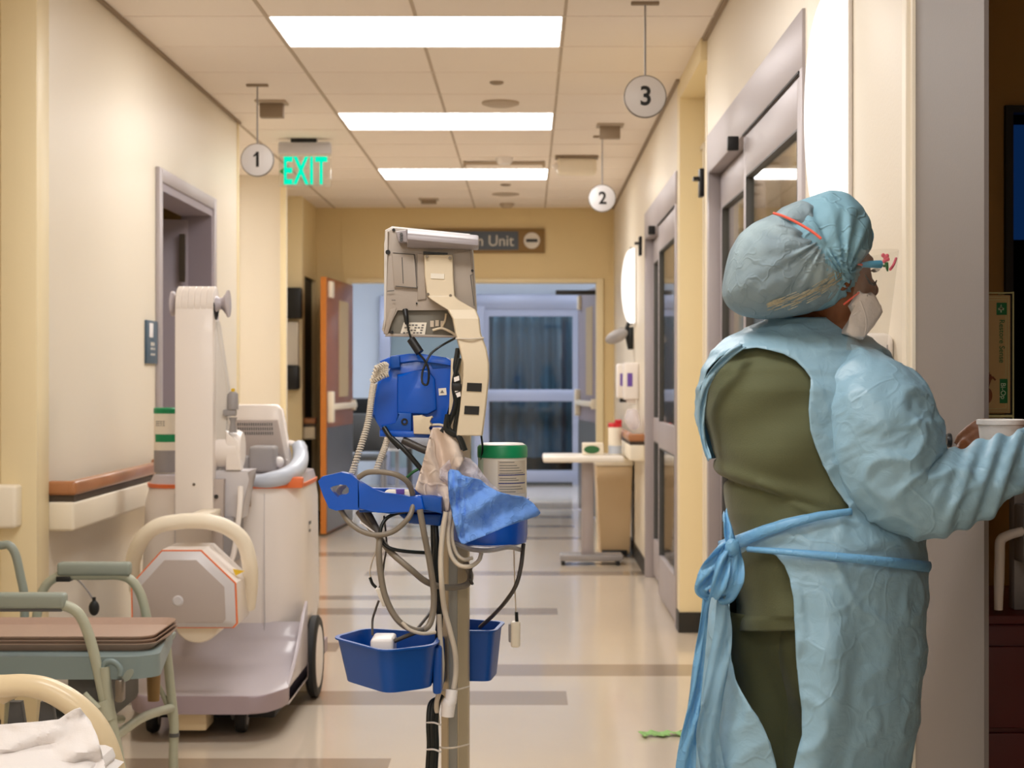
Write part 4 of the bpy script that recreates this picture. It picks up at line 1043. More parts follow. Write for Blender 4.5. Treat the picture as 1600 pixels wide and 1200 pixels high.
# DC lead hanging from monitor
b=MB(); b.tube([Q(633,486,3.15),Q(635,500,3.14),Q(641,525,3.13),Q(650,546,3.125),Q(664,564,3.12),Q(670,580,3.115),Q(668,600,3.115),Q(660,598,3.115),Q(660,582,3.118),Q(666,566,3.12),Q(674,552,3.13),Q(690,540,3.14),Q(712,528,3.13)],.0022,8,6); b.build('power_lead',M['cableblack'],cart)
b=MB(); b.tube([Q(633,484,3.152),Q(636,506,3.14)],[.0055,.004],10,2); b.build('lead_plug',M['black'],cart)
b=MB(); b.tube([Q(642,530,3.13),Q(656,551,3.123)],.0085,12,2); b.build('ferrite_bead',M['black'],cart)
# blue vital signs unit (lifts off the clamp)
Yb=3.16
vu=thing('vital_signs_unit','bright blue vital signs unit seen from behind, below the grey monitor','vital signs unit',Q(645,620,Yb+.05))
def bp(px,py): return xz(px,py,Yb)
out=[(590,596),(600,590),(612,584),(614,566),(616,557),(640,553),(660,554),(695,559),(714,569),(713,584),(706,612),(700,640),(696,668),(690,684),(594,681),(593,656),(580,651),(584,622)]
b=MB(); b.prism([bp(*p) for p in out],Yb,Yb+.11,.006,seg=3); ub=b.build('housing',M['blue'],vu)
b=MB(); b.prism([bp(*p) for p in ((594,574),(594,564),(612,556),(640,552.5),(660,553),(697,558.5),(714,569),(714,576),(690,566),(650,561),(614,566),(612,576))],Yb-.006,Yb+.10,.003); b.build('top_cap',M['blue'],vu)
b=MB(); b.prism([bp(*p) for p in ((621,585),(654,578),(668,576),(680,592),(683,640),(668,648),(621,645))],Yb-.010,Yb+.0,.006); b.build('raised_back',M['blue'],vu)
b=MB(); b.prism([bp(*p) for p in ((670,564),(701,566),(698,574),(676,576))],Yb-.0015,Yb+.0,.0008); b.build('handle_recess',M['bluedeep'],vu)
b=MB(); b.prism([bp(*p) for p in ((622,644),(644,645),(644,680),(596,679),(596,664),(622,664))],Yb-.013,Yb,.004); b.build('port_block',M['bluedeep'],vu)
b=MB(); p=at(632,659,Yb-.014); b.lathe([(.0,Yb-.008),(.004,Yb-.0145),(.0065,Yb-.0145),(.007,Yb-.012)],(p.x,0,p.z),18,axis='y'); b.build('round_port',M['black'],vu)
b=MB(); b.prism([bp(*p) for p in ((610,557),(625,556),(626,574),(612,576))],Yb-.016,Yb,.002); b.build('top_clip',M['bluedeep'],vu)
b=MB(); b.prism([bp(*p) for p in ((685,607),(697,606),(698,617),(686,618))],Yb-.0015,Yb+.001); lb=b.build('warning_label',M['label'],vu)
b=MB(); b.prism([bp(*p) for p in ((688,614),(691,609),(694,614))],Yb-.002,Yb-.0015); b.build('warning_mark',M['ink'],lb)
b=MB(); b.prism([bp(*p) for p in ((647,649),(661,648),(666,653),(676,649),(678,652),(670,658),(676,661),(676,665),(668,667),(676,674),(675,678),(648,677))],Yb-.032,Yb-.012,.002); b.build('serial_connector',M['beigemetal'],vu)
b=MB(); b.tube([Q(674,664,Yb-.022),Q(688,664,Yb-.025),Q(700,668,Yb-.03)],.0028,8,3); b.build('serial_lead',M['cablelight'],vu)
b=MB(); b.prism([bp(*p) for p in ((594,672),(694,674),(694,685),(594,682))],Yb-.02,Yb+.115,.004); b.build('tray',M['blue'],vu)
# coiled cord
def coil(path,rc,rw,turns,name,parent,m):
    P=[Vector(p) for p in path]; n=len(P)-1
    def f(t):
        s=t*n; i=min(int(s),n-1); u=s-i
        p0=P[max(i-1,0)];p1=P[i];p2=P[i+1];p3=P[min(i+2,n)]
        return .5*((2*p1)+(-p0+p2)*u+(2*p0-5*p1+4*p2-p3)*u*u+(-p0+3*p1-3*p2+p3)*u**3)
    pts=[];N=turns*8
    for i in range(N+1):
        t=i/N; c=f(t); d=(f(min(t+.01,1))-f(max(t-.01,0))).normalized(); a=d.cross(Vector((0,1,0))).normalized(); e=d.cross(a)
        w=2*PI*turns*t; pts.append(c+(a*math.cos(w)+e*math.sin(w))*rc)
    b=MB(); b.tube(pts,rw,6,1); return b.build(name,m,parent,weld=0)
coil([Q(584,600,3.13),Q(580,625,3.13),Q(575,660,3.12),Q(563,700,3.11),Q(549,742,3.10)],.0052,.0017,44,'coiled_cord',vu,M['coil'])
coil([Q(606,684,3.14),Q(601,700,3.14),Q(594,718,3.13),Q(587,738,3.12)],.0052,.0017,18,'coiled_cord',vu,M['coil'])
for k in range(5):
    coil([Q(581+k*1.5,596-k*5,3.13-k*.004),Q(592+k*2,590-k*5,3.125),Q(606-k*.6,584-k*3,3.13)],.0048,.0017,9,'coiled_cord',vu,M['coil'])
# upper blue tray with handle
Yt=3.06
def ringpr(b,outer,inner,y0,y1):
    """plate with a hole: outer and inner polygons with equal counts"""
    n=len(outer); vs=[]
    for y in (y0,y1):
        vs+=[(a,y,c) for a,c in outer]+[(a,y,c) for a,c in inner]
    fs=[]
    for i in range(n):
        j=(i+1)%n
        fs+=[(i,j,n+j,n+i),(2*n+i,3*n+i,3*n+j,2*n+j),(i,2*n+i,2*n+j,j),(n+i,n+j,3*n+j,3*n+i)]
    b._add(vs,fs)
    es=[e for e in b.bm.edges if len(e.link_faces)==2 and e.calc_face_angle(0)>R(50)]
    r_=bmesh.ops.bevel(b.bm,geom=es,offset=.004,segments=3,profile=.5,affect='EDGES')
    for f in r_['faces']: f.smooth=True
outer=[(497,752),(503,745),(533,738),(548,741),(560,751),(561,775),(561,797),(540,796),(525,798),(514,794),(505,775)]
inner=[(516,762),(520,760),(532,757),(541,758),(545,763),(545,769),(542,772),(530,774),(528,777),(521,770),(518,766)]
b=MB(); ringpr(b,[xz(x,y,Yt) for x,y in outer],[xz(x,y,Yt) for x,y in inner],Yt,Yt+.03); tray=b.build('tray_handle',M['blue'],cart)
b=MB(); b.prism([xz(x,y,Yt) for x,y in ((556,748),(562,752),(580,767),(600,773.5),(640,775.5),(659,774),(664,797),(640,799.5),(612,803.5),(590,801),(572,797),(556,796))],Yt,Yt+.018,.004,seg=3); b.build('tray_front',M['blue'],cart)
b=MB(); b.prism([xz(658,774,Yt),xz(690,778,Yt),xz(690,803,Yt),xz(663,797,Yt)],Yt+.001,Yt+.16,.004); b.build('tray_side',M['bluedeep'],cart)
b=MB(); b.box(at(560,0,Yt).x,at(688,0,Yt).x,Yt+.015,Yt+.17,at(0,799,3.1).z,at(0,795,3.1).z,.001); b.build('tray_floor',M['bluedeep'],cart)
b=MB(); b.prism([xz(575,762,3.22),xz(690,764,3.22),xz(690,792,3.22),xz(575,792,3.22)],3.22,3.232,.003); b.build('tray_back',M['blue'],cart)
b=MB(); b.prism([xz(620,800,3.12),xz(692,802,3.12),xz(688,821,3.12),xz(640,817,3.12)],3.10,3.20,.006); b.build('tray_bracket',M['bluedeep'],cart)
t=thing('wipe_packet','small white packet with violet print lying in the blue upper tray','packet',Q(625,772,3.13))
b=MB(); b.box(*[at(a,0,3.13).x for a in (602,648)],3.10,3.15,at(0,790,3.13).z,at(0,765,3.13).z,.006); b.build('packet',M['label'],t)
b=MB(); b.box(*[at(a,0,3.1).x for a in (619,632)],3.098,3.10,at(0,772,3.1).z,at(0,764.5,3.1).z,.0005); b.box(*[at(a,0,3.12).x for a in (619,632)],3.10,3.14,at(0,764.6,3.13).z,at(0,764,3.13).z,.0002); b.build('violet_print',M['purple'],t)
# cup holder right
xc=at(765,0,3.2).x
b=MB()
zt=at(0,782,3.2).z; zb=at(0,852,3.17).z
b.lathe([(.054,zb+.004),(.061,zb),(.072,zb+.004),(.0745,zb+.02),(.0745,zt),(.078,zt+.002),(.078,zt+.005),(.072,zt+.005),(.070,zt),(.070,zb+.01),(.0,zb+.008)],(xc,3.2,0),48); 
b.build('canister_holder',M['blue'],cart)
b=MB(); b.tube([Q(706,846,3.12),Q(735,858,3.11),Q(765,860,3.11),Q(795,855,3.12),(xc+.06,3.2,zb-.012)],.0045,8,5); b.build('holder_rim_wire',M['midgrey'],cart)
# canister
t=thing('wipes_canister','white wipes canister with bright green lid on the monitor stand','canister',(xc,3.2,zb+.012))
xk=at(785,0,3.2).x; zt=at(0,695,3.2).z; zb2=zb+.012
b=MB(); b.lathe([(.046,zb2),(.0475,zb2+.006),(.0475,zt-.02)],(xk,3.2,0),48); bd=b.build('body',M['label'],t)
def wrap(b,a0,a1,z0,z1,r,k=14):
    vs=[]
    for i in range(k+1):
        a=R(a0+(a1-a0)*i/k); vs+=[(xk+r*math.cos(a),3.2+r*math.sin(a),z0),(xk+r*math.cos(a),3.2+r*math.sin(a),z1)]
    b._add(vs,[(2*i,2*i+2,2*i+3,2*i+1) for i in range(k)],True)
zz=lambda py:at(0,py,3.155).z
b=MB(); wrap(b,-100,-22,zz(772),zz(720),.0479); b.build('printed_panel',M['labeltan'],bd)
b=MB(); wrap(b,-178,-140,zz(768),zz(708),.0478); b.build('green_tint_panel',M['labelgreen'],bd)
b=MB(); wrap(b,-98,-24,zz(743),zz(741.5),.0482); wrap(b,-98,-24,zz(756),zz(754.5),.0482); b.build('navy_rule',M['navy'],bd)
b=MB()
for i,y in enumerate((722,727,731,735,739,747,750,760,764,768)):
    wrap(b,-96,-60+((i*7)%30),zz(y+1),zz(y),.0481)
b.build('text_line',M['ink'],bd)
b=MB(); b.lathe([(.0492,zt-.024),(.0492,zt-.004),(.046,zt),(.0,zt)],(xk,3.2,0),48,cap=False); b.lathe([(.048,zt-.024),(.0492,zt-.024)],(xk,3.2,0),48,cap=False); lid=b.build('lid',M['green'],t)
b=MB(); b.lathe([(.044,zt+.0005),(.04,zt+.0035),(0,zt+.004)],(xk,3.2,0),40); b.build('lid_top',M['white'],lid)
# blue sterile wrap
def inpoly(x,y,P):
    c=False;j=len(P)-1
    for i in range(len(P)):
        if (P[i][1]>y)!=(P[j][1]>y) and x<(P[j][0]-P[i][0])*(y-P[i][1])/(P[j][1]-P[i][1])+P[i][0]: c=not c
        j=i
    return c
def nearest(x,y,P):
    best=None
    for i in range(len(P)):
        x0,y0=P[i]; x1,y1=P[(i+1)%len(P)]
        dx,dy=x1-x0,y1-y0; L=dx*dx+dy*dy
        t_=0 if L==0 else max(0,min(1,((x-x0)*dx+(y-y0)*dy)/L))
        qx,qy=x0+dx*t_,y0+dy*t_; d=math.hypot(qx-x,qy-y)
        if best is None or d<best[0]: best=(d,qx,qy)
    return best
def cloth(poly,depth,step,thick,name,m,parent=None):
    """sheet whose outline is poly (in picture units) draped at depth(px,py)"""
    xs=[p[0] for p in poly]; ys=[p[1] for p in poly]
    nx=int((max(xs)-min(xs))/step)+3; ny=int((max(ys)-min(ys))/step)+3
    x0=min(xs)-step; y0=min(ys)-step
    V={};b=MB()
    ins={}
    for j in range(ny+1):
        for i in range(nx+1):
            x=x0+i*step;y=y0+j*step
            d,qx,qy=nearest(x,y,poly)
            if d<step*.72: x,y=qx,qy
            V[i,j]=(x,y)
    idx={}
    for k,(x,y) in V.items(): idx[k]=b.bm.verts.new(at(x,y,depth(x,y)))
    for j in range(ny):
        for i in range(nx):
            q=[(i,j),(i+1,j),(i+1,j+1),(i,j+1)]
            cx=sum(V[k][0] for k in q)/4; cy=sum(V[k][1] for k in q)/4
            if inpoly(cx,cy,poly):
                try: f=b.bm.faces.new([idx[k] for k in q]); f.smooth=True
                except ValueError: pass
    return b.build(name,m,parent,solid=thick,sharp=60)
wp=[(700,738),(704,733),(716,735),(722,742),(735,746),(752,750),(760,758),(778,768),(800,774),(818,776),(833,786),(845,801),(840,806),(822,812),(790,823),(760,836),(722,851),(716,840),(708,810),(702,780),(700,755)]
def wd(x,y):
    t_=(x-700)/145
    f=3.045+.05*abs(t_-.35)**1.2+ .010*math.sin((x*.6+y)*.11)+.008*noise.noise(Vector((x*.045,y*.045,1)))+.005*noise.noise(Vector((x*.12,y*.1,3)))
    if x>795: f+=(x-795)*.0011
    if x<730: f+= .004*math.sin(x*.55+y*.06)
    return f
o=cloth(wp,wd,3,.0012,'sterile_wrap',M['bluecloth']); tag(o,'folded bright blue cloth wrap draped over the blue holder on the stand','cloth'); recentre(o,Q(760,800,3.12))
# pouch
pp=[(676,668),(690,668),(706,684),(722,701),(724,720),(712,740),(704,770),(700,798),(693,800),(672,782),(649,765),(655,745),(664,712)]
o=cloth(pp,lambda x,y:3.104+.012*math.sin((x-.35*y)*.16)+.006*noise.noise(Vector((x*.05,y*.03,7)))-.0008*abs(x-690),3,.003,'paper_pouch',M['paper']); tag(o,'off-white pleated paper pouch tucked in the stand beside the blue wrap','pouch'); recentre(o,Q(690,740,3.08))
bgp=[(684,775),(681,750),(688,732),(702,718),(718,713),(734,716),(746,728),(756,742),(768,756),(780,766),(760,790),(720,800),(700,806),(690,800)]
o=cloth(bgp,lambda x,y:3.088+.012*math.sin(x*.10+y*.05)*.5+.016*noise.noise(Vector((x*.07,y*.07,9)))+abs(x-720)*.0002,3,.0006,'plastic_bag',M['bag']); tag(o,'crumpled clear plastic bag between the pouch and blue wrap','bag'); recentre(o,Q(720,750,3.08))
# lower blue bins
def bin_(px0,px1,pyt,pyb,Y0,Y1,label_,skew=0):
    b=MB()
    xa,xb=at(px0,0,Y0).x,at(px1,0,Y0).x; zt=at(0,pyt,Y0).z; zb=at(0,pyb,Y0).z
    return xa,xb,zt,zb
def taper(b,top,bot,zt,zb,th=.003):
    """open bin from top outline to bottom outline, with rim"""
    n=len(top)
    def off(P,d):
        cx=sum(p[0] for p in P)/n; cy=sum(p[1] for p in P)/n
        return [(cx+(p[0]-cx)*(1+d/ max(.02,math.hypot(p[0]-cx,p[1]-cy))),cy+(p[1]-cy)*(1+d/max(.02,math.hypot(p[0]-cx,p[1]-cy)))) for p in P]
    R_=[(bot,zb),(top,zt-.004),(off(top,.006),zt-.003),(off(top,.006),zt),(off(top,-th),zt),(off(bot,-th),zb+.004)]
    vs=[]
    for P,z_ in R_: vs+=[(p[0],p[1],z_(p) if callable(z_) else z_) for p in P]
    fs=[]
    for i in range(len(R_)-1):
        for k in range(n): k2=(k+1)%n; fs.append((i*n+k,i*n+k2,(i+1)*n+k2,(i+1)*n+k))
    fs.append(tuple(range(n))[::-1]); fs.append(tuple((len(R_)-1)*n+k for k in range(n)))
    b._add(vs,fs,True)
def quadround(P,r,n=5):
    """round the corners of a convex polygon"""
    out=[]
    m=len(P)
    for i in range(m):
        p=Vector(P[i]); a=(Vector(P[i-1])-p).normalized(); c=(Vector(P[(i+1)%m])-p).normalized()
        for k in range(n+1):
            t_=k/n; s0=p+a*r; s1=p+c*r
            out.append(tuple((1-t_)**2*s0+2*t_*(1-t_)*p+t_*t_*s1))
    return out
zt=at(0,1003,3.08).z; zb=at(0,1078,3.04).z
A=at(520,0,3.12).x; B=at(615,0,2.98).x; Cx=at(680,0,3.08).x
top=quadround([(A,3.14),(at(600,0,2.99).x,2.985),(Cx,3.05),(Cx+.004,3.19),(A+.05,3.25)],.03)
cx=sum(p[0] for p in top)/len(top); cy=sum(p[1] for p in top)/len(top)
bot=[(cx+(p[0]-cx)*.86+.004,cy+(p[1]-cy)*.86) for p in top]
b=MB(); taper(b,top,bot,zt,zb); b.build('lower_bin',M['bluedeep'],cart,sharp=45)
zt2=at(0,978,3.3).z; 
top=quadround([(at(684,0,3.26).x,3.25),(at(773,0,3.3).x,3.24),(at(786,0,3.36).x,3.36),(at(690,0,3.4).x,3.42)],.02)
cx=sum(p[0] for p in top)/len(top); cy=sum(p[1] for p in top)/len(top)
bot=[(cx+(p[0]-cx)*.84,cy+(p[1]-cy)*.84) for p in top]
b=MB(); taper(b,top,bot,zt2,at(0,1058,3.3).z); b.build('lower_bin',M['bluedeep'],cart,sharp=45)
b=MB(); b.box(Cx-.005,px0-.02,3.08,3.24,zt-.10,zt-.01,.006); b.build('bin_bracket',M['bluedeep'],cart)
t=thing('cuff_packet','white packet lying in the left lower blue bin','packet',Q(600,1000,3.08))
b=MB(); b.box(*[at(a,0,3.08).x for a in (580,616)],3.06,3.14,at(0,1040,3.08).z,at(0,996,3.08).z,.006,3); b.build('packet',M['white'],t)
# cables
cabs=[
 ('cable',[(532,796,3.08),(545,815,3.07),(565,830,3.06),(590,836,3.05),(615,830,3.05),(636,812,3.05),(644,796,3.06),(645,775,3.07),(638,755,3.05),(622,743,3.04),(600,738,3.04),(575,738,3.05),(560,746,3.06)],.0052,'cable'),
 ('cable',[(560,800,3.12),(575,820,3.10),(592,840,3.08),(612,864,3.07),(640,888,3.06),(668,910,3.09),(700,918,3.14),(728,914,3.17),(735,900,3.19),(728,880,3.2)],.0062,'cable'),
 ('cable',[(594,836,3.06),(592,860,3.05),(594,890,3.05),(600,925,3.05),(612,955,3.05),(628,975,3.05),(650,985,3.06),(668,980,3.07),(676,960,3.08),(678,930,3.08),(674,895,3.07),(668,860,3.06),(662,830,3.05),(656,796,3.05)],.0060,'cable'),
 ('cable_light',[(628,972,3.04),(640,984,3.04),(660,990,3.05),(680,988,3.07)],.0035,'cablelight'),
 ('cable',[(571,796,3.10),(582,816,3.09),(592,836,3.07)],.0075,'cabledark'),
 ('cable_black',[(645,798,3.1),(620,802,3.08),(602,812,3.07),(594,832,3.06),(600,850,3.06),(614,858,3.06),(640,862,3.07),(672,864,3.09)],.0035,'cableblack'),
 ('cable_black',[(680,815,3.12),(682,850,3.11),(680,880,3.11),(684,920,3.12),(686,960,3.13),(684,1000,3.14),(686,1050,3.15)],.0055,'cableblack'),
 ('cable_black',[(676,820,3.13),(678,870,3.12),(690,920,3.14),(688,980,3.15)],.0045,'cableblack'),
 ('cable_thin',[(600,806,3.12),(604,850,3.1),(600,880,3.09),(598,896,3.09),(593,918,3.09)],.0018,'cabledark'),
 ('cable_thin',[(594,846,3.1),(584,870,3.1),(578,893,3.1),(580,905,3.1)],.0013,'labeltan'),
 ('cable_thin',[(578,902,3.1),(582,912,3.1),(588,918,3.1)],.003,'cableblack'),
 ('cable_thin',[(592,938,3.1),(586,955,3.1),(582,970,3.1),(582,992,3.08)],.0022,'cabledark'),
 ('cable_light',[(697,800,3.07),(692,830,3.07),(689,870,3.07),(690,910,3.07),(694,950,3.09),(703,985,3.1),(711,1020,3.11),(712,1050,3.12),(709,1076,3.12)],.0052,'cablelight'),
 ('cable_light',[(704,800,3.09),(700,835,3.08),(704,865,3.08),(716,882,3.08),(734,885,3.08),(748,876,3.1),(752,864,3.12)],.0042,'cablelight'),
 ('cable_light',[(710,800,3.1),(706,835,3.09),(712,862,3.09),(724,874,3.09),(738,872,3.1)],.0036,'cablelight'),
 ('cable_light',[(686,960,3.12),(688,1000,3.11),(691,1040,3.11),(688,1075,3.12),(682,1100,3.13),(684,1130,3.14)],.0048,'cablelight'),
 ('cable',[(818,850,3.2),(814,885,3.18),(806,915,3.17),(790,940,3.2),(770,962,3.26),(750,980,3.3)],.0042,'cabledark'),
 ('cable_thin',[(803,855,3.2),(804,900,3.2),(806,960,3.2)],.0013,'labeltan'),
 ('cable_thin',[(737,884,3.18),(734,900,3.18),(738,912,3.17),(734,905,3.17)],.003,'cabledark'),
 ('cable_dark',[(650,985,3.06),(670,960,3.12),(676,950,3.14)],.003,'cabledark'),
 ('cable_dark',[(612,684,3.13),(634,705,3.12),(660,735,3.12),(680,752,3.12)],.005,'cableblack'),
 ('cable',[(630,688,3.15),(656,700,3.14),(676,708,3.14)],.0075,'cabledark'),
 ('cable_green',[(632,750,3.13),(645,738,3.12),(660,730,3.12)],.0028,'leaf'),
 ('cable_black',[(600,668,3.14),(612,686,3.13),(625,700,3.13)],.005,'cableblack'),
 ('cable',[(528,774,3.10),(532,764,3.10),(538,758,3.11)],.006,'cablelight'),
 ('cable_black',[(752,680,3.12),(754,700,3.16),(752,720,3.18)],.002,'cableblack'),
 ('cable',[(616,1002,3.05),(640,992,3.05),(662,984,3.06)],.004,'cabledark'),
]
for nm,pts,r,m in cabs:
    b=MB(); b.tube([Q(*p) for p in pts],r,10,7); b.build('cable',M[m],cart)
b=MB()
for k in range(12): b.tube([Q(563+k*2.0,815+k*1.5-.0,3.062),Q(564.5+k*2.0,818+k*1.4,3.057)],.0014,5,1)
b.build('white_cable_print',M['white'],cart)
# bundle of black cables by the pole
for k in range(4):
    b=MB(); d=k*4.2
    b.tube([Q(686+d*.4,1090-k,3.15),Q(672+d,1100,3.14),Q(669+d,1130,3.13),Q(670+d,1165,3.13),Q(668+d,1210,3.13),Q(670+d,1300,3.14),Q(676+d,1420,3.16)],.0045,8,6); b.build('cable',M['cableblack'],cart)
for y in (1129,1171):
    b=MB(); b.tube([Q(667,y,3.128),Q(678,y,3.12),Q(686,y+3,3.125),Q(689,y+4,3.14)],.0018,8,3); b.build('cable_tie',M['white'],cart)
for y in (1076,1166):
    b=MB(); b.tube([Q(686,y+1,3.15),Q(695,y+3,3.13),Q(712,y+2,3.125),Q(733,y-3,3.17)],.0018,8,4); b.build('cable_tie',M['cablelight'],cart)
b=MB(); b.tube([Q(706,1078,3.12),Q(704,1096,3.115),Q(701,1100,3.115),Q(699,1119,3.115)],[.0115,.0115,.0135,.0125],16,3); b.build('plug_coupler',M['white'],cart)
b=MB(); b.prism([xz(587,920,3.08),xz(595,919,3.08),xz(606,946,3.08),xz(598,948,3.08)],3.075,3.09,.002); b.build('cable_tag',M['label'],cart)
b=MB(); b.tube([Q(807,956,3.2),Q(807.5,972,3.2)],.0034,8,2); b.build('sensor_sleeve',M['cableblack'],cart)
b=MB(); b.box(*[at(a,0,3.2).x for a in (798,813)],3.19,3.215,at(0,1011,3.2).z,at(0,971,3.2).z,.005,3); ps=b.build('pulse_sensor',M['cream'],cart)
b=MB(); b.box(*[at(a,0,3.2).x for a in (794.5,799.5)],3.192,3.213,at(0,1003,3.2).z,at(0,974,3.2).z,.003,2); b.build('sensor_jaw',M['midgrey'],ps)

# ================================================================ COMMODE CHAIR
Yn,Yfr=4.42,5.10      # near and far sides
ch=thing('commode_chair','grey-green tubular commode chair holding brown trays at left','commode chair',(-1.5,4.76,0))
def side(Y,dx,near):
    # pixel points mapped at depth Y
    return lambda x,y:tuple(at(x,y,Y))
q=side(Yn,0,True)
def T(pts,r,nm,m='chairtube',n=12,sub=6,par=ch):
    b=MB(); b.tube(pts,r,n,sub); return b.build(nm,M[m],par)
rt=.0145
T([q(-60,960),q(-30,945),q(20,943),q(70,943),q(100,946),q(122,958),q(136,985),q(148,1025),q(158,1070),q(164,1100),q(168,1120)],rt,'armrest_tube')
T([q(163,1042),q(167,1080),q(172,1115),q(181,1160),q(190,1210),q(205,1275),q(214,1316)],.0150,'leg')
b=MB(); b.tube([q(160,1095),q(170,1125)],.024,14,2); b.build('clamp',M['chairtube'],ch)
b=MB(); b.tube([q(214,1300),q(217,1322)],.021,14,1); b.build('rubber_foot',M['blackrub'],ch)
T([q(-60,1060),q(-70,1180),q(-80,1310)],.0150,'leg')
b=MB(); b.box(at(-40,0,Yn).x,at(104,0,Yn).x,Yn-.022,Yn+.022,at(0,950,Yn).z,at(0,926,Yn).z,.010,3); b.build('armrest_pad',M['armpad'],ch)
b=MB(); b.box(at(-40,0,Yn).x,at(98,0,Yn).x,Yn-.012,Yn+.012,at(0,955,Yn).z,at(0,949,Yn).z,.002); b.build('armrest_pad_underside',M['darkgrey'],ch)
q2=side(Yfr,0,False)
T([q2(52,1010),q2(58,960),q2(64,930),q2(74,912),q2(88,902),q2(100,899),q2(150,899),q2(184,899),q2(204,906),q2(218,925),q2(226,950),q2(232,980),q2(238,1000)],rt,'armrest_tube')
b=MB(); b.box(at(91,0,Yfr).x,at(205,0,Yfr).x,Yfr-.022,Yfr+.022,at(0,899,Yfr).z,at(0,878,Yfr).z,.010,3); b.build('armrest_pad',M['armpad'],ch)
b=MB(); b.box(at(90,0,Yfr).x,at(112,0,Yfr).x,Yfr-.02,Yfr+.02,at(0,908,Yfr).z,at(0,900,Yfr).z,.002); b.build('pad_clip',M['black'],ch)
T([q2(260,1010),q2(264,1050),q2(268,1090),q2(272,1130),q2(271,1180),q2(272,1225)],.0145,'leg')
T([q2(240,1060),q2(252,1080),q2(264,1110),q2(270,1140)],.008,'leg_brace')
b=MB(); b.lathe([(.0165,-.006),(.0165,.006)],q2(272,1148),14); b.build('leg_button_ring',M['darkgrey'],ch)
b=MB(); b.lathe([(.02,at(0,1235,Yfr).z-.0),(.02,at(0,1215,Yfr).z)],(at(272,0,Yfr).x,Yfr,0),14); b.build('rubber_foot',M['blackrub'],ch)
T([q2(20,1010),q2(15,1100),q2(10,1200),q2(8,1222)],.0145,'leg')
T([q2(-30,850),q2(0,852),q2(14,852),q2(24,866),q2(32,900),q2(38,935),q2(38,1000)],.0135,'backrest_tube','armpad')
# cross bars
T([tuple(at(180,1150,Yn)),tuple(at(225,1120,4.7)),tuple(at(268,1106,Yfr))],.0135,'cross_bar')
T([tuple(at(150,1128,Yn)),tuple(at(190,1124,4.6))],.012,'cross_bar')
T([tuple(at(132,1083,Yn-.02)),tuple(at(142,1095,Yn-.02)),tuple(at(155,1107,Yn-.02))],[.007,.009,.009],'lever')
# seat: horizontal slab
zs=at(0,1030,Yn).z
xs0=at(-120,0,Yn).x; xs1=at(232,0,Yn).x
b=MB(); pl=quadround([(xs0,Yn+.0),(xs1-.04,Yn+.0),(xs1+.02,Yn+.05),(at(275,0,Yfr).x,Yfr-.04),(at(262,0,Yfr).x,Yfr),(xs0,Yfr)],.03)
b.prism(pl,zs-.055,zs+.006,0,axis='z'); b.build('seat',M['seat'],ch)
b=MB(); 
vs=[];
for (a,Y) in ((186,4.45),(212,4.62),(240,4.85),(268,5.06)):
    pass
b.tube([tuple(at(198,1056,Yn)),tuple(at(222,1042,4.6)),tuple(at(250,1012,4.92)),tuple(at(266,996,5.06))],.024,10,5,flat=.5); b.build('seat_front_rim',M['armpad'],ch)
b=MB(); b.box(at(90,0,Yn).x,at(165,0,4.5).x,4.5,4.9,zs-.20,zs-.05,.02); b.box(at(40,0,Yn).x,at(120,0,4.5).x,4.55,4.85,zs-.24,zs-.18,.02); b.build('pan',M['darkgrey'],ch)
b=MB(); b.tube([q(160,1044),q(166,1034),q(178,1034),q(188,1044),q(188,1056)],.008,10,5); b.build('seat_hook',M['seat'],ch)
b=MB(); b.box(at(182,0,Yn).x,at(194,0,Yn).x,Yn-.02,Yn+.02,at(0,1096,Yn).z,at(0,1060,Yn).z,.006); b.build('bracket',M['steel'],ch)
b=MB(); b.lathe([(.018,at(0,1095,5.0).z),(.022,at(0,1050,5.0).z)],(at(240,0,5.0).x,5.0,0),16); b.build('latch_grip',M['signwood'],ch)
# trays
for k in range(3):
    zt=zs+.0065+k*.010
    x0=at(-140,0,4.5).x; x1=at(250-k*1.5,0,4.58).x; y0=4.50; y1=4.86
    o_=rr(x0,x1,y0,y1,.05,6); i_=rr(x0+.018,x1-.018,y0+.018,y1-.018,.04,6)
    b=MB(); n=len(o_)
    vs=[(x,y,zt) for x,y in i_]+[(x,y,zt+.020) for x,y in o_]+[(x+0,y,zt+.0225) for x,y in o_]+[(x,y,zt+.004) for x,y in i_]
    fs=[tuple(range(n))[::-1]]+[(j*n+i,j*n+(i+1)%n,(j+1)*n+(i+1)%n,(j+1)*n+i) for j in range(3) for i in range(n)]+[tuple(3*n+i for i in range(n))]
    b._add(vs,fs,True); o=b.build('food_tray',M['tray']); recentre(o,((x0+x1)/2,4.74,zt))
    tag(o,['bottom brown tray of the stack on the commode seat','middle brown tray of the stack on the commode seat','topmost brown tray of the stack on the commode seat'][k],'tray','brown trays stacked on the commode chair')
# hanging black bulb
p=at(147,950,5.3)
t=thing('blood_pressure_bulb','small black bulb hanging on a thin grey cord behind the commode armrest','bulb',(p.x,5.3,p.z))
b=MB(); b.ell((p.x,5.3,p.z),(.017,.017,.025)); b.lathe([(.006,p.z+.02),(.006,p.z+.035)],(p.x,5.3,0),10); b.build('bulb',M['blackrub'],t)
b=MB(); b.tube([tuple(at(104,902,5.2)),tuple(at(120,905,5.28)),tuple(at(136,922,5.3)),tuple(at(145,936,5.3))],.003,8,5); b.build('cord',M['midgrey'],t)

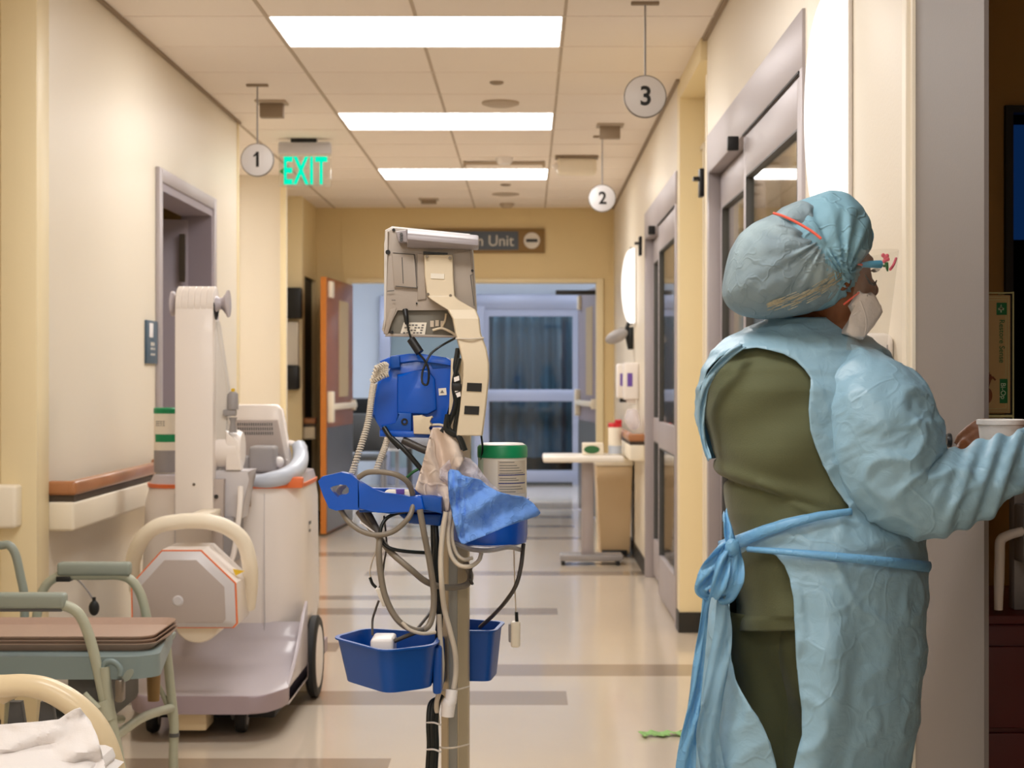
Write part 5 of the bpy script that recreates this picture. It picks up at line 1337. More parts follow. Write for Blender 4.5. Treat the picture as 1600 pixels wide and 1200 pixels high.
# ================================================================ STRETCHER (bottom left)
Ys=3.0
bd=thing('stretcher','hospital stretcher with curved cream end rail, bottom left corner','stretcher',(at(-150,0,Ys).x-.3,Ys,0))
q=lambda x,y,Y=Ys:tuple(at(x,y,Y))
b=MB(); b.tube([q(-160,1075),q(-80,1072),q(0,1072),q(40,1071),q(75,1078),q(110,1097),q(140,1124),q(160,1155),q(173,1190),q(184,1240),q(190,1300),q(190,1380)],[.022,.022,.021,.021,.022,.023,.0235,.0235,.023,.022,.022,.022],16,7); b.build('end_rail',M['bedtube'],bd)
b=MB(); b.tube([q(0,1090,3.02),q(20,1080,3.02),q(50,1066,3.02),q(70,1078,3.0)],.014,10,4); b.build('rail_grip',M['bedtube'],bd)
for x in (27,75):
    b=MB(); b.prism([xz(x-10,1095,3.04),xz(x+8,1095,3.04),xz(x+14,1135,3.04),xz(x-14,1135,3.04)],3.03,3.05,.003); b.build('rail_bracket',M['darkgrey'],bd)
b=MB(); b.box(at(-200,0,Ys).x-.9,at(168,0,Ys).x-.03,2.35,3.0,.50,.56,.02); b.build('deck_frame',M['midgrey'],bd)
for x in (-1.9,-.95):
    for y in (2.45,2.9):
        b=MB(); b.tube([(x,y,.5),(x,y,.12)],.025,10,1); lg=b.build('leg',M['midgrey'],bd)
        b=MB(); b.lathe([(.04,-.016),(.06,-.012),(.06,.012),(.04,.016)],(x,y,.06),20,axis='x'); b.box(x-.025,x+.025,y-.02,y+.02,.07,.13,.004); b.build('caster',M['blackrub'],lg)
b=MB()
def pil(u,v):
    x=-2.0+ (at(158,0,2.8).x+2.0)*u; y=2.38+.58*v
    e=min(1,12*min(u,1-u)*1.0)*min(1,10*min(v,1-v))
    z=.565+.055*e**.5+.012*noise.noise(Vector((x*7,y*7,0)))
    return (x,y,z)
b.grid(pil,60,24); b.box(-1.99,at(150,0,2.8).x,2.4,2.95,.56,.60,.02); b.build('mattress',M['linen'],bd)
# sheet with a raised corner towards the rail
sp=[(-60,1140),(0,1132),(60,1128),(92,1124),(113,1110),(125,1106),(131,1114),(142,1128),(152,1150),(160,1180),(168,1215),(172,1300),(-60,1300)]
def sd(x,y):
    return 2.90-.0012*(y-1106)+.014*math.sin(x*.05+y*.09)+.010*noise.noise(Vector((x*.03,y*.05,2)))+.005*noise.noise(Vector((x*.08,y*.12,5)))+.006*math.sin((y+x*.25)*.16)
o=cloth(sp,sd,5,.002,'bed_sheet',M['linen']); tag(o,'rumpled white sheet bunched inside the curved cream stretcher rail','bed sheet'); recentre(o,Q(60,1200,2.85))

# ================================================================ HEALTH WORKER
YP=2.60
wk=thing('person','person in pale blue gown and bouffant cap over olive scrubs holding a foam cup','person',(.45,YP,0))
def lerp(a,b,t): return a+(b-a)*t
def table(rows,y):
    if y<=rows[0][0]: return rows[0][1:]
    for i in range(len(rows)-1):
        if y<=rows[i+1][0]:
            t_=(y-rows[i][0])/(rows[i+1][0]-rows[i][0]); t_=t_*t_*(3-2*t_)*.5+t_*.5
            return tuple(lerp(a,b,t_) for a,b in zip(rows[i][1:],rows[i+1][1:]))
    return rows[-1][1:]
# picture height, left edge, right edge, half depth (m), depth centre
TR=[(486,1222,1302,.050,2.62),(500,1205,1312,.062,2.62),(514,1172,1330,.080,2.62),(530,1142,1356,.098,2.61),(550,1117,1385,.115,2.61),(580,1101,1398,.125,2.60),(612,1096,1402,.135,2.60),
 (650,1095,1404,.14,2.60),(700,1106,1404,.145,2.60),(750,1129,1408,.145,2.60),(800,1133,1418,.150,2.60),(845,1140,1434,.155,2.60),(880,1143,1438,.165,2.60),(950,1144,1440,.175,2.60),(1000,1144,1438,.175,2.60)]
def surf(rows,y,s,off=0.,front=True):
    """point on the body shell; s=-1..1 across the picture width, front = side towards the viewer"""
    L,Rr,b,yc=table(rows,y)
    c=(L+Rr)/2; h=(Rr-L)/2
    s=max(-1,min(1,s))
    d=math.sqrt(max(0,1-abs(s)**2.3))
    Y=yc-(b+off)*d if front else yc+(b+off)*d
    Yp_=Y if front else yc
    p=at(c+h*s,y,Yp_); 
    k=off*s
    return Vector((p.x+k,Y,p.z))
def shell(rows,y,a,off=0.):
    """a = angle, 0 towards viewer, +90 right"""
    s=math.sin(a); return surf(rows,y,s,off,math.cos(a)>=0)
def fold(v,amp,f,seed=0):
    n=noise.noise(Vector((v.x*f+seed,v.y*f,v.z*f)))
    r=1-abs(noise.noise(Vector((v.x*f*1.7+seed,v.y*f*1.7+9,v.z*f*1.7))))*2
    return amp*(n*.6+max(0,r-.55)*1.4)
# ---- body (one continuous surface)
b=MB()
def shl(yA,yB,n,off):
    vs=[];fs=[];N=40
    for j in range(n+1):
        y=yA+(yB-yA)*j/n
        for i in range(N): vs.append(shell(TR,y,2*PI*i/N,off))
    for j in range(n):
        for i in range(N): fs.append((j*N+i,j*N+(i+1)%N,(j+1)*N+(i+1)%N,(j+1)*N+i))
    fs.append(tuple(range(N))[::-1]); fs.append(tuple(n*N+i for i in range(N)))
    b._add(vs,fs,True)
shl(500,955,24,-.026)
# neck and head
hc=at(1294,425,2.58); HR=Matrix.Rotation(R(18),3,'Z')
def H(x,y,z): return hc+HR@Vector((x,y,z))
nk=at(1285,500,2.62)
b.tube([nk+Vector((-.01,0,-.05)),nk+Vector((.005,0,.01)),hc+Vector((-.005,.0,-.045))],[.062,.056,.058],20,4)
b.ell(H(-.018,0,.032),(.080,.070,.084),rot=HR)                       # skull
RF=HR@Matrix.Rotation(R(-8),3,'Y')
b.ell(H(.018,0,-.018),(.052,.058,.080),rot=RF)  # face mass
b.ell(H(.030,0,-.085),(.036,.040,.030))          # chin
b.ell(H(.044,-.030,-.028),(.021,.020,.022)); b.ell(H(.044,.032,-.028),(.021,.020,.022))  # cheeks
b.ell(H(.056,0,.018),(.012,.042,.011),rot=HR)    # brow
b.tube([H(.062,0,.006),H(.070,0,-.010),H(.080,0,-.028),H(.068,0,-.036)],[.007,.008,.0105,.008],10,3)
b.ell(H(.072,-.010,-.031),(.007,.007,.006)); b.ell(H(.072,.010,-.031),(.007,.007,.006))
b.ell(H(.062,0,-.056),(.009,.022,.0055),rot=HR); b.ell(H(.060,0,-.066),(.010,.019,.0065),rot=HR)
for s in (-1,1): b.ell(H(-.012,s*.068,-.005),(.018,.010,.030),rot=HR) # ears
def arm(pts,rs): b.tube(pts,rs,16,5)
shR=at(1350,590,2.53); elR=at(1432,788,2.47); wrR=at(1612,700,2.56)
arm([shR,shR.lerp(elR,.5),elR,elR.lerp(wrR,.5),wrR],[.058,.050,.042,.036,.026])
shL=Vector((.36,2.66,1.24)); elL=Vector((.46,2.93,1.04)); wrL=Vector((.715,2.765,1.085))
arm([shL,shL.lerp(elL,.5),elL,elL.lerp(wrL,.5),wrL],[.058,.048,.040,.034,.025])
# legs
hipz=at(0,985,2.6).z
for s,ang in ((-1,0),(1,0)):
    x0=at(1215 if s<0 else 1355,0,2.6).x
    b.tube([(x0+.02*-s,2.60,hipz+.12),(x0,2.60,hipz-.02),(x0+.0,2.605,.46),(x0,2.61,.28),(x0,2.61,.09)],[.070,.068,.055,.048,.036],18,5)
    b.tube([(x0-.02,2.60,.06),(x0+.05,2.62,.05),(x0+.14,2.66,.035)],[.04,.038,.03],14,4)
def hand(w,dirv,up,curl,scale=1.,thumb=1):
    """palm and five fingers from wrist w pointing along dirv, back of hand = up"""
    d=Vector(dirv).normalized(); u=Vector(up); u=(u-d*u.dot(d)).normalized(); sd=d.cross(u)
    S=scale
    b.tube([w-d*.02*S,w+d*.03*S,w+d*.075*S],[.026*S,.034*S,.038*S],16,4,flat=.0+ .5)
    for k,(o_,L) in enumerate(((-.028,.068),(-.0095,.078),(.0095,.072),(.027,.056))):
        p=w+d*.070*S+sd*o_*S; dd=d.copy(); uu=u.copy(); pts=[p-d*.02*S,p]
        for j,f in enumerate((.45,.32,.23)):
            a=curl[min(k,len(curl)-1)]*(.6+.35*j)
            n=dd*math.cos(a)-uu*math.sin(a); m=uu*math.cos(a)+dd*math.sin(a); dd,uu=n,m
            p=p+dd*L*f*S; pts.append(p)
        b.tube(pts,[.0098*S,.0098*S,.0088*S,.0080*S,.0066*S],10,4)
    p=w+d*.020*S-sd*.026*S*thumb
    a=(d*.62-sd*.7*thumb-u*.3).normalized(); c_=(d*.8-sd*.2*thumb-u*.55).normalized()
    b.tube([p,p+a*.032*S,p+a*.032*S+c_*.028*S,p+a*.032*S+c_*.050*S],[.014*S,.0115*S,.0098*S,.0075*S],10,4)
cup=at(1566,655,2.655)
# left hand rises behind the cup with fingers round its near-left side
hand(wrL+Vector((.0,-.02,.012)),(.03,-.055,.075),(-1,-.35,0),(.75,.85,.9,.95),.92,-1)
hand(wrR+Vector((.004,.004,.006)),(.85,.45,.25),(0,-.3,1),(.5,.55,.6,.6),.95,1)
body=b.build('body',M['skin'],wk,weld=0)
rm=body.modifiers.new('remesh','REMESH'); rm.mode='VOXEL'; rm.voxel_size=.0042; rm.use_smooth_shade=True
sm=body.modifiers.new('smooth','SMOOTH'); sm.iterations=3; sm.factor=.5
# eyes
for s in (-1,1):
    e=H(.049,s*.028,-.004); b=MB(); b.ell(e,(.009,.011,.008),16,10); ey=b.build('eye',M['white'],wk)
    b=MB(); b.ell(e+HR@Vector((.0062,0,0)),(.0036,.0045,.0045),12,8); b.build('iris',M['hair'],ey)
    b=MB()
    for k in range(9):
        u=(k-4)/4; p_=e+HR@Vector((.0095,u*.009,.0045-.002*u*u)); b.tube([p_,p_+HR@Vector((.006,u*.003,.001)),p_+HR@Vector((.010,u*.005,.005))],.0005,5,2)
    b.build('eyelashes',M['hair'],ey)
# ---- scrub top and trousers
b=MB(); N=180; n=150
vs=[];fs=[]
yA,yB=512,986
for j in range(n+1):
    y=yA+(yB-yA)*j/n
    for i in range(N):
        a=2*PI*i/N; v=shell(TR,y,a,-.006)
        px=(v.x*F/v.y)+VX
        # diagonal folds converging on the waist and the tuck above it
        am=.0035*math.sin((px*.55+ (y-560)*.95)*.055+1.2*math.sin(y*.012))*max(0,min(1,(y-560)/80))*max(0,min(1,(985-y)/60))
        am+=.005*noise.noise(Vector((px*.010,y*.016,3)))
        lt=748+(px-1130)*.37-((px-1130)/200)**2*18   # crease line
        dl=y-lt
        if 1120<px<1300: am+= -.010*math.exp(-(dl/5)**2)*max(0,1-(px-1130)/165) + .011*math.exp(-((dl+14)/11)**2)*max(0,1-(px-1130)/190)
        dl2=y-(760+(px-1200)*.62); 
        if px>1190: am+=.004*math.exp(-(dl2/7)**2)
        if y>965: am+=.004*math.sin(px*.06)
        vs.append(v+Vector((math.sin(a),-math.cos(a),0))*am)
for j in range(n):
    for i in range(N): fs.append((j*N+i,j*N+(i+1)%N,(j+1)*N+(i+1)%N,(j+1)*N+i))
b._add(vs,fs,True)
b.build('scrub_top',M['scrub'],wk,solid=.0015,sharp=70)
b=MB(); N=96; n=90
zt_=at(0,950,2.6).z
for s in (-1,1):
    xb_=at(1202 if s<0 else 1300,0,2.6).x
    vs=[];fs=[]
    for j in range(n+1):
        t_=j/n; z=zt_+(.07-zt_)*t_
        cx=xb_+ (-s*.012)*(1-t_); ra=.100-.038*t_**.7; rb=.135-.07*t_**.6; cy=2.625 if s<0 else 2.565
        if s<0: cx+=.012
        for i in range(N):
            a=2*PI*i/N
            am=.006*noise.noise(Vector((math.sin(a)*2.2,z*7+math.cos(a)*2,s*5)))+.006*math.sin((math.sin(a)*.09+z*.35)*95)*max(0,math.cos(a))*.6+.006*math.sin(z*30+a*2.5+s)*(.4+.6*abs(math.sin(a*1.5)))
            vs.append((cx+(ra+am)*math.sin(a),cy-(rb+am)*math.cos(a),z))
    for j in range(n):
        for i in range(N): fs.append((j*N+i,j*N+(i+1)%N,(j+1)*N+(i+1)%N,(j+1)*N+i))
    b._add(vs,fs,True)
b.build('scrub_trousers',M['scrub'],wk,solid=.0015,sharp=70)
for s in (-1,1):
    x0=at(1215 if s<0 else 1355,0,2.6).x
    b=MB(); b.tube([(x0-.06,2.59,.045),(x0-.01,2.60,.05),(x0+.06,2.625,.048),(x0+.13,2.655,.035),(x0+.165,2.67,.03)],[.038,.048,.046,.036,.02],16,5); 
    for v in b.bm.verts: v.co.z=max(v.co.z,.004)
    b.build('shoe',M['black'],wk)
# ---- gown: torso, skirt
GR=TR[:11]+[(845,1138,1437,.165,2.60),(880,1136,1440,.178,2.60),(950,1122,1440,.190,2.60),(1020,1108,1438,.20,2.60),(1100,1100,1432,.205,2.60),(1200,1088,1412,.21,2.60),(1350,1082,1400,.215,2.60),(1480,1085,1395,.215,2.60)]
upper=[(1148,549),(1165,546),(1187,543),(1206,547),(1226,553),(1243,563),(1257,577),(1266,590),(1264,610),(1262,640),(1265,672),(1274,700),(1286,730),(1302,760),(1322,790),(1322,797),(1290,800),(1255,804),(1225,811),(1195,822),(1170,833),(1143,846),(1088,846),(1088,724),(1112,715),(1104,680),(1100,640),(1102,610),(1112,582),(1128,563)]
lower=[(1143,870),(1156,868),(1170,860),(1184,857),(1200,859),(1216,869),(1228,884),(1236,905),(1241,935),(1243,980),(1245,1030),(1250,1080),(1254,1110),(1254,1150),(1246,1175),(1240,1205),(1232,1300),(1230,1420),(1228,1600),(1222,1600),(1222,1400),(1218,1260),(1214,1200),(1205,1160),(1190,1120),(1172,1085),(1158,1060),(1148,1030),(1144,990),(1143,930)]
def gowngrid(rows,y0,y1,dy,N,polys,off,amp,name,m,front_only=None):
    ny=int((y1-y0)/dy); V={};P={}
    b=MB()
    for j in range(ny+1):
        y=y0+dy*j
        for i in range(N):
            a=-PI+2*PI*i/N; yy=y; aa=a
            if abs(a)<R(89):
                L,Rr,_,_=table(rows,y); c=(L+Rr)/2; h=(Rr-L)/2; px=c+h*math.sin(a)
                cell=max(dy,h*math.cos(a)*2*PI/N)
                for pl in polys:
                    d,qx,qy=nearest(px,y,pl)
                    if d<cell*.72:
                        yy=qy; L,Rr,_,_=table(rows,yy); c=(L+Rr)/2; h=(Rr-L)/2
                        aa=math.asin(max(-1,min(1,(qx-c)/h))); px=qx; break
            v=shell(rows,yy,aa,off)
            nrm=Vector((math.sin(aa),-math.cos(aa),0))
            V[i,j]=(aa,yy)
            k=fold(v,amp,7)+fold(v,amp*.3,19,5)
            # long soft skirt drapes
            if yy>870: k+=.008*min(1,(yy-870)/150)*math.sin(aa*7+noise.noise(Vector((yy*.006,aa,0)))*2.5)
            P[i,j]=b.bm.verts.new(v+nrm*k)
    for j in range(ny):
        for i in range(N):
            i2=(i+1)%N; q=[(i,j),(i2,j),(i2,j+1),(i,j+1)]
            am=[V[k][0] for k in q]
            if 720<y0+dy*(j+.5)<848 and R(-135)<-PI+2*PI*(i+.5)/N<R(-84): continue
            if max(am)-min(am)<1 and abs(am[0])<R(90):
                ac=sum(am)/4; yc=sum(V[k][1] for k in q)/4
                L,Rr,_,_=table(rows,yc); px=(L+Rr)/2+(Rr-L)/2*math.sin(ac)
                if any(inpoly(px,yc,pl) for pl in polys): continue
            try:
                f=b.bm.faces.new([P[k] for k in q]); f.smooth=True
            except ValueError: pass
    bad=[f for f in b.bm.faces if f.calc_area()<1e-9]
    if bad: bmesh.ops.delete(b.bm,geom=bad,context='FACES')
    return b
b=gowngrid(GR,496,1470,4,230,[upper,lower],.006,.006,'gown',None)
gown=b.build('isolation_gown',M['gown'],wk,solid=.0009,sharp=180,weld=1e-6)
# near sleeve
def sleeve(pts,name,amp=.011,seed=0,n=96,sub=16,sheer='gown'):
    P=[Vector(p[0]) for p in pts]; rs=[p[1] for p in pts]
    b=MB(); b.tube(P,rs,n,sub,cap=False)
    up=None
    bm=b.bm; bm.normal_update()
    co={}
    for v in bm.verts:
        c=v.co; nn=v.normal
        k=fold(c,amp,8,seed)+fold(Vector((c.x*.6+c.z*.5,c.y,c.z*1.2-c.x*.9)),amp*.22,20,seed+4)
        co[v]=c+nn*k
    for v,c in co.items(): v.co=c
    return b
sp=[(at(1326,588,2.57),.052),(at(1340,608,2.54),.070),(at(1358,640,2.515),.091),(at(1376,695,2.50),.094),(at(1398,745,2.485),.083),(at(1428,775,2.475),.066),(at(1470,772,2.475),.060),(at(1515,755,2.49),.052),(at(1560,730,2.51),.043),(at(1590,713,2.53),.034),(at(1612,698,2.55),.028),(at(1622,692,2.555),.026)]
b=sleeve(sp,'sleeve',.010,2)
# cross pleats along the forearm
for v in b.bm.verts:
    px=v.co.x*F/v.co.y+VX; py=VY-(v.co.z-CH)*F/v.co.y
    if px>1450:
        w=(px-1450)/150; v.co+= v.normal*.0045*math.sin(px*.20+py*.07)*min(1,w*1.5)
b.build('gown_sleeve',M['gown'],gown,sharp=180,solid=.0008)
sp=[(shL+Vector((-.01,0,.01)),.075),(shL.lerp(elL,.5),.075),(elL,.066),(elL.lerp(wrL,.45),.050),(elL.lerp(wrL,.8),.038),(wrL,.030)]
b=sleeve(sp,'sleeve',.006,12,64,8); b.build('gown_sleeve',M['gown'],gown,sharp=180,solid=.0008)
# shoulder cape joining collar to near sleeve
b=MB(); 
cp=[(at(1262,600,2.47),.012)]
b.bm.free()
# belt strips following the gown
def strip(path,width,off,name,m,par,rows=GR,ripple=0.):
    """ribbon on the gown surface: path of (px,py), width in picture units"""
    b=MB(); P=[]
    L_=[]
    for i in range(len(path)-1):
        (x0,y0),(x1,y1)=path[i],path[i+1]; k=max(2,int(math.hypot(x1-x0,y1-y0)/4))
        for j in range(k): t_=j/k; L_.append((x0+(x1-x0)*t_,y0+(y1-y0)*t_))
    L_.append(path[-1]); n=len(L_); vs=[];fs=[]; W=5
    for i,(x,y) in enumerate(L_):
        xa,ya=L_[max(0,i-1)]; xb_,yb_=L_[min(n-1,i+1)]; d=Vector((xb_-xa,yb_-ya)); d.normalize(); nx,ny=-d.y,d.x
        wd_=width(i/(n-1)) if callable(width) else width
        for k in range(W):
            u=k/(W-1)-.5; px=x+nx*wd_*u; py=y+ny*wd_*u
            L,Rr,_,_=table(rows,py); s=(px-(L+Rr)/2)/((Rr-L)/2)
            v=surf(rows,py,s,off+.004+.003*math.cos(u*PI)+ripple*math.sin(i*.5+k),True)
            vs.append(v)
    for i in range(n-1):
        for k in range(W-1): fs.append((i*W+k,i*W+k+1,(i+1)*W+k+1,(i+1)*W+k))
    b._add(vs,fs,True); return b.build(name,M[m],par,solid=.001,sharp=180)
strip([(1142,856),(1170,845),(1205,829),(1240,817),(1280,806),(1325,799)],lambda t_:22-12*t_,.012,'waist_tie','strap',wk)
strip([(1180,858),(1230,862),(1290,868),(1350,875),(1400,881),(1437,886)],lambda t_:8+9*t_,.012,'waist_tie','strap',wk)
# bow and hanging tails at left
def ribbon(pts,w,name,m,par,tw=0):
    """free ribbon through 3D picture points with widths; lies mostly in the picture plane with ripples"""
    P=[at(*p) for p in pts]; n=len(P); Q_=[];WW=[]
    for i in range(n-1):
        p0=P[max(0,i-1)];p1=P[i];p2=P[i+1];p3=P[min(n-1,i+2)]
        for k in range(8):
            t_=k/8; Q_.append(.5*((2*p1)+(-p0+p2)*t_+(2*p0-5*p1+4*p2-p3)*t_*t_+(-p0+3*p1-3*p2+p3)*t_**3)); WW.append(lerp(w[i],w[i+1],t_))
    Q_.append(P[-1]); WW.append(w[-1]); b=MB(); vs=[];fs=[];W=7
    for i,c in enumerate(Q_):
        d=(Q_[min(i+1,len(Q_)-1)]-Q_[max(i-1,0)]).normalized(); sd=d.cross(Vector((0,1,0))).normalized(); nn=sd.cross(d)
        for k in range(W):
            u=k/(W-1)-.5; vs.append(c+sd*WW[i]*u+nn*(.006*math.sin(u*9+i*.25+tw)+.004*math.sin(i*.4+k)))
    for i in range(len(Q_)-1):
        for k in range(W-1): fs.append((i*W+k,i*W+k+1,(i+1)*W+k+1,(i+1)*W+k))
    b._add(vs,fs,True); return b.build(name,M[m],par,solid=.0008,sharp=180)
ribbon([(1143,850,2.46),(1128,862,2.44),(1112,885,2.43),(1102,905,2.43),(1096,922,2.43),(1108,932,2.44)],[.016,.022,.026,.024,.02,.012],'tie_bow','strap',wk)
ribbon([(1147,848,2.45),(1150,870,2.43),(1146,905,2.42),(1136,930,2.42),(1122,938,2.42)],[.014,.022,.030,.026,.012],'tie_bow','strap',wk,2)
ribbon([(1140,852,2.44),(1130,880,2.42),(1124,915,2.41),(1118,935,2.42)],[.014,.02,.024,.02],'tie_bow','strap',wk,4)
b=MB(); c=at(1144,856,2.43); b.ell(c,(.011,.009,.014),16,10); b.build('tie_knot',M['strap'],wk)
ribbon([(1132,800,2.50),(1136,818,2.47),(1140,838,2.45),(1145,852,2.44)],[.006,.012,.016,.010],'waist_tie','strap',wk)
ribbon([(1106,925,2.44),(1101,960,2.44),(1095,1010,2.44),(1087,1080,2.43),(1080,1130,2.42),(1073,1180,2.42),(1066,1260,2.42),(1064,1330,2.42)],[.012,.012,.014,.016,.022,.028,.032,.03],'tie_tail','strap',wk,1)
ribbon([(1128,930,2.43),(1130,980,2.43),(1122,1040,2.42),(1112,1100,2.41),(1106,1150,2.41),(1116,1220,2.41),(1120,1320,2.41)],[.014,.026,.030,.032,.034,.034,.03],'tie_tail','gownsheer',wk,3)
# shoulder-edge strip on the far left (gown edge curling past the back)
ribbon([(1160,540,2.50),(1138,556,2.49),(1116,580,2.50),(1100,612,2.52),(1096,650,2.53),(1100,690,2.53),(1109,718,2.52)],[.010,.012,.012,.010,.010,.009,.006],'gown_edge','gown',gown)
# ---- bouffant cap: two gathered lobes
def lobe(c,r,rot,seed,pole,am,name,par,m):
    b=MB(); b.ell((0,0,0),r,120,72)
    pl=Vector(pole)
    for v in b.bm.verts:
        d=v.co.normalized(); ang=math.acos(max(-1,min(1,d.dot(pl.normalized()))))
        e1=pl.normalized().orthogonal().normalized(); e2=pl.normalized().cross(e1); az=math.atan2(d.dot(e2),d.dot(e1))
        g=math.exp(-(ang/.85)**2)   # gathers near the pole
        k=am*g*math.sin(az*17+2*math.sin(az*3+seed))*min(1,ang*3)+am*.5*math.exp(-(ang/1.6)**2)*math.sin(az*9+seed)
        k+=.004*noise.noise(d*2.5+Vector((seed,0,0)))+.0016*noise.noise(d*9+Vector((seed,0,0)))
        v.co+=d*k
    b.bm.transform(Matrix.Translation(Vector(c))@rot.to_4x4())
    return b
def capmat():
    m=film('bouffant_cap_fabric',rgb(150,196,212),.75,.22,0,.30,16,34,.7)
    nt=m.node_tree; b_=nt.nodes['Principled BSDF']
    g=nt.nodes.new('ShaderNodeTexCoord'); n=nt.nodes.new('ShaderNodeTexNoise'); n.inputs['Scale'].default_value=9; n.inputs['Detail'].default_value=5; n.inputs['Distortion'].default_value=.8
    cr=nt.nodes.new('ShaderNodeValToRGB'); cr.color_ramp.elements[0].position=.42; cr.color_ramp.elements[1].position=.66
    cr.color_ramp.elements[0].color=rgb(146,166,176); cr.color_ramp.elements[1].color=rgb(178,200,206)
    nt.links.new(g.outputs['Object'],n.inputs['Vector']); nt.links.new(n.outputs['Fac'],cr.inputs[0]); nt.links.new(cr.outputs[0],b_.inputs['Base Color'])
    return m
CM=capmat()
FM=film('cap_front_fabric',rgb(148,196,216),.7,.22,0,.34,13,26,.9)
def siloobe(poly,c,yc,dep,seed,pole,am,sq=2.4):
    """soft volume with a given outline; the gathers radiate from pole (a picture point)"""
    n=len(poly); NT=150; NP=56
    cx,cy=c; Rr_=[]
    for k in range(NT):
        a=2*PI*k/NT; dx,dy=math.cos(a),math.sin(a); best=0
        for i in range(n):
            (x0,y0),(x1,y1)=poly[i],poly[(i+1)%n]
            ex,ey=x1-x0,y1-y0; den=dx*ey-dy*ex
            if abs(den)<1e-9: continue
            t_=((x0-cx)*ey-(y0-cy)*ex)/den; u=((x0-cx)*dy-(y0-cy)*dx)/den
            if t_>0 and -1e-6<=u<=1+1e-6: best=max(best,t_)
        Rr_.append(best)
    for _ in range(3): Rr_=[(Rr_[k-1]+2*Rr_[k]+Rr_[(k+1)%NT])/4 for k in range(NT)]
    b=MB(); vs=[];fs=[]
    for j in range(NP+1):
        ph=-PI/2+PI*j/NP
        cr=max(0,1-abs(math.sin(ph))**sq)**(1/2.1)
        for k in range(NT):
            a=2*PI*k/NT; r=Rr_[k]*cr; px=cx+r*math.cos(a); py=cy+r*math.sin(a); sd=math.sin(ph)
            az=math.atan2(py-pole[1],px-pole[0]); dist=math.hypot(px-pole[0],py-pole[1])
            g=math.exp(-(dist/75)**2)*min(1,dist/12)
            k_=am*g*(abs(math.sin(az*11+2*math.sin(az*2+seed)))-.4)+am*.5*math.exp(-(dist/120)**2)*math.sin(az*19+seed)
            y=yc+dep*sd
            k_+=.0050*noise.noise(Vector((px*.014+seed,py*.014,sd)))+.0018*noise.noise(Vector((px*.05+seed,py*.05,sd*2)))
            p=at(px,py,yc+min(0,dep*sd)); p.y=y
            p.y-= k_*(1 if sd<0 else -1)*min(1,cr*3)*1.6
            vs.append(p)
    for j in range(NP):
        for k in range(NT): fs.append((j*NT+k,j*NT+(k+1)%NT,(j+1)*NT+(k+1)%NT,(j+1)*NT+k))
    b._add(vs,fs,True); return b
bun=[(1130,443),(1134,420),(1141,392),(1155,366),(1177,348),(1212,333),(1240,336),(1275,352),(1310,378),(1331,402),(1338,428),(1328,452),(1300,475),(1263,490),(1225,497),(1193,499),(1158,493),(1137,479),(1129,462)]
cap=siloobe(bun,(1232,420),2.56,.100,1.3,(1290,372),.0042)
capo=cap.build('bouffant_cap',CM,wk,sharp=180,weld=1e-6)
frt=[(1208,342),(1231,320),(1268,307),(1297,297),(1322,300),(1347,321),(1359,343),(1365,369),(1362,388),(1351,405),(1346,425),(1340,446),(1322,468),(1296,484),(1262,488),(1235,440),(1215,390)]
f=siloobe(frt,(1290,385),2.575,.098,4.1,(1318,432),.0060)
f.build('cap_front',FM,capo,sharp=180,weld=1e-6)
crn=[(1206,338),(1222,324),(1250,313),(1275,316),(1292,335),(1296,358),(1288,378),(1262,372),(1230,350)]
f=siloobe(crn,(1254,343),2.555,.066,7.7,(1284,372),.0030)
f.build('cap_crown_fold',CM,capo,sharp=180,weld=1e-6)
# blond tips showing through low on the bun
b=MB()
for k in range(90):
    t_=random.random(); x=1200+t_*118+random.uniform(-3,3); y=474-t_*t_*54+random.gauss(0,6)
    def cY(x,y): return 2.56-.1045*max(.05,1-((x-1232)/105)**2-((y-420)/80)**2)**.42
    L_=random.uniform(5,11); sl=.25+.5*t_
    b.tube([at(x-L_,y+L_*sl,cY(x-L_,y+L_*sl)+.001),at(x,y,cY(x,y)-.0006),at(x+L_,y-L_*sl,cY(x+L_,y-L_*sl)+.001)],.0005,5,3)
b.build('hair_tips',M['blond'],capo)
# coral elastic over the cap
b=MB(); pts=[(1208,333),(1222,337),(1240,345),(1258,355),(1272,364),(1283,373)]
def capY(x,y):
    return 2.56-.092*math.sqrt(max(.05,1-((x-1252)/118)**2-((y-400)/104)**2))
b.tube([at(x,y,2.484-.0004*(x-1208)) for x,y in pts],.0021,8,5); b.build('coral_elastic',M['coral'],capo)
# ---- mask
mk=[(1341,455),(1326,478),(1333,489),(1329,500),(1316,521),(1330,526),(1346,531),(1362,512),(1374,496),(1381,487),(1377,478),(1368,462),(1360,457),(1357,464),(1352,467)]
b=MB(); b.prism([xz(x,y,2.53) for x,y in mk],2.512,2.655,.006,seg=3); 
for v in b.bm.verts:
    v.co.y+= .6*max(0,v.co.x-at(1345,0,2.55).x)*(1 if v.co.y<2.58 else -1)
mo=b.build('face_mask',M['mask'],wk,sharp=50)
b=MB(); b.tube([at(1344,470,2.512),at(1351,490,2.515),at(1353,508,2.516),at(1350,525,2.515)],.0018,6,4); b.tube([at(1334,492,2.511),at(1345,486,2.513),at(1372,482,2.531)],.0012,6,4); b.build('mask_fold',M['mask'],mo)
b=MB(); b.tube([at(1342,457,2.515),at(1336,462,2.51),at(1318,476,2.508)],.0016,6,4); b.build('mask_strap',M['coral'],mo)
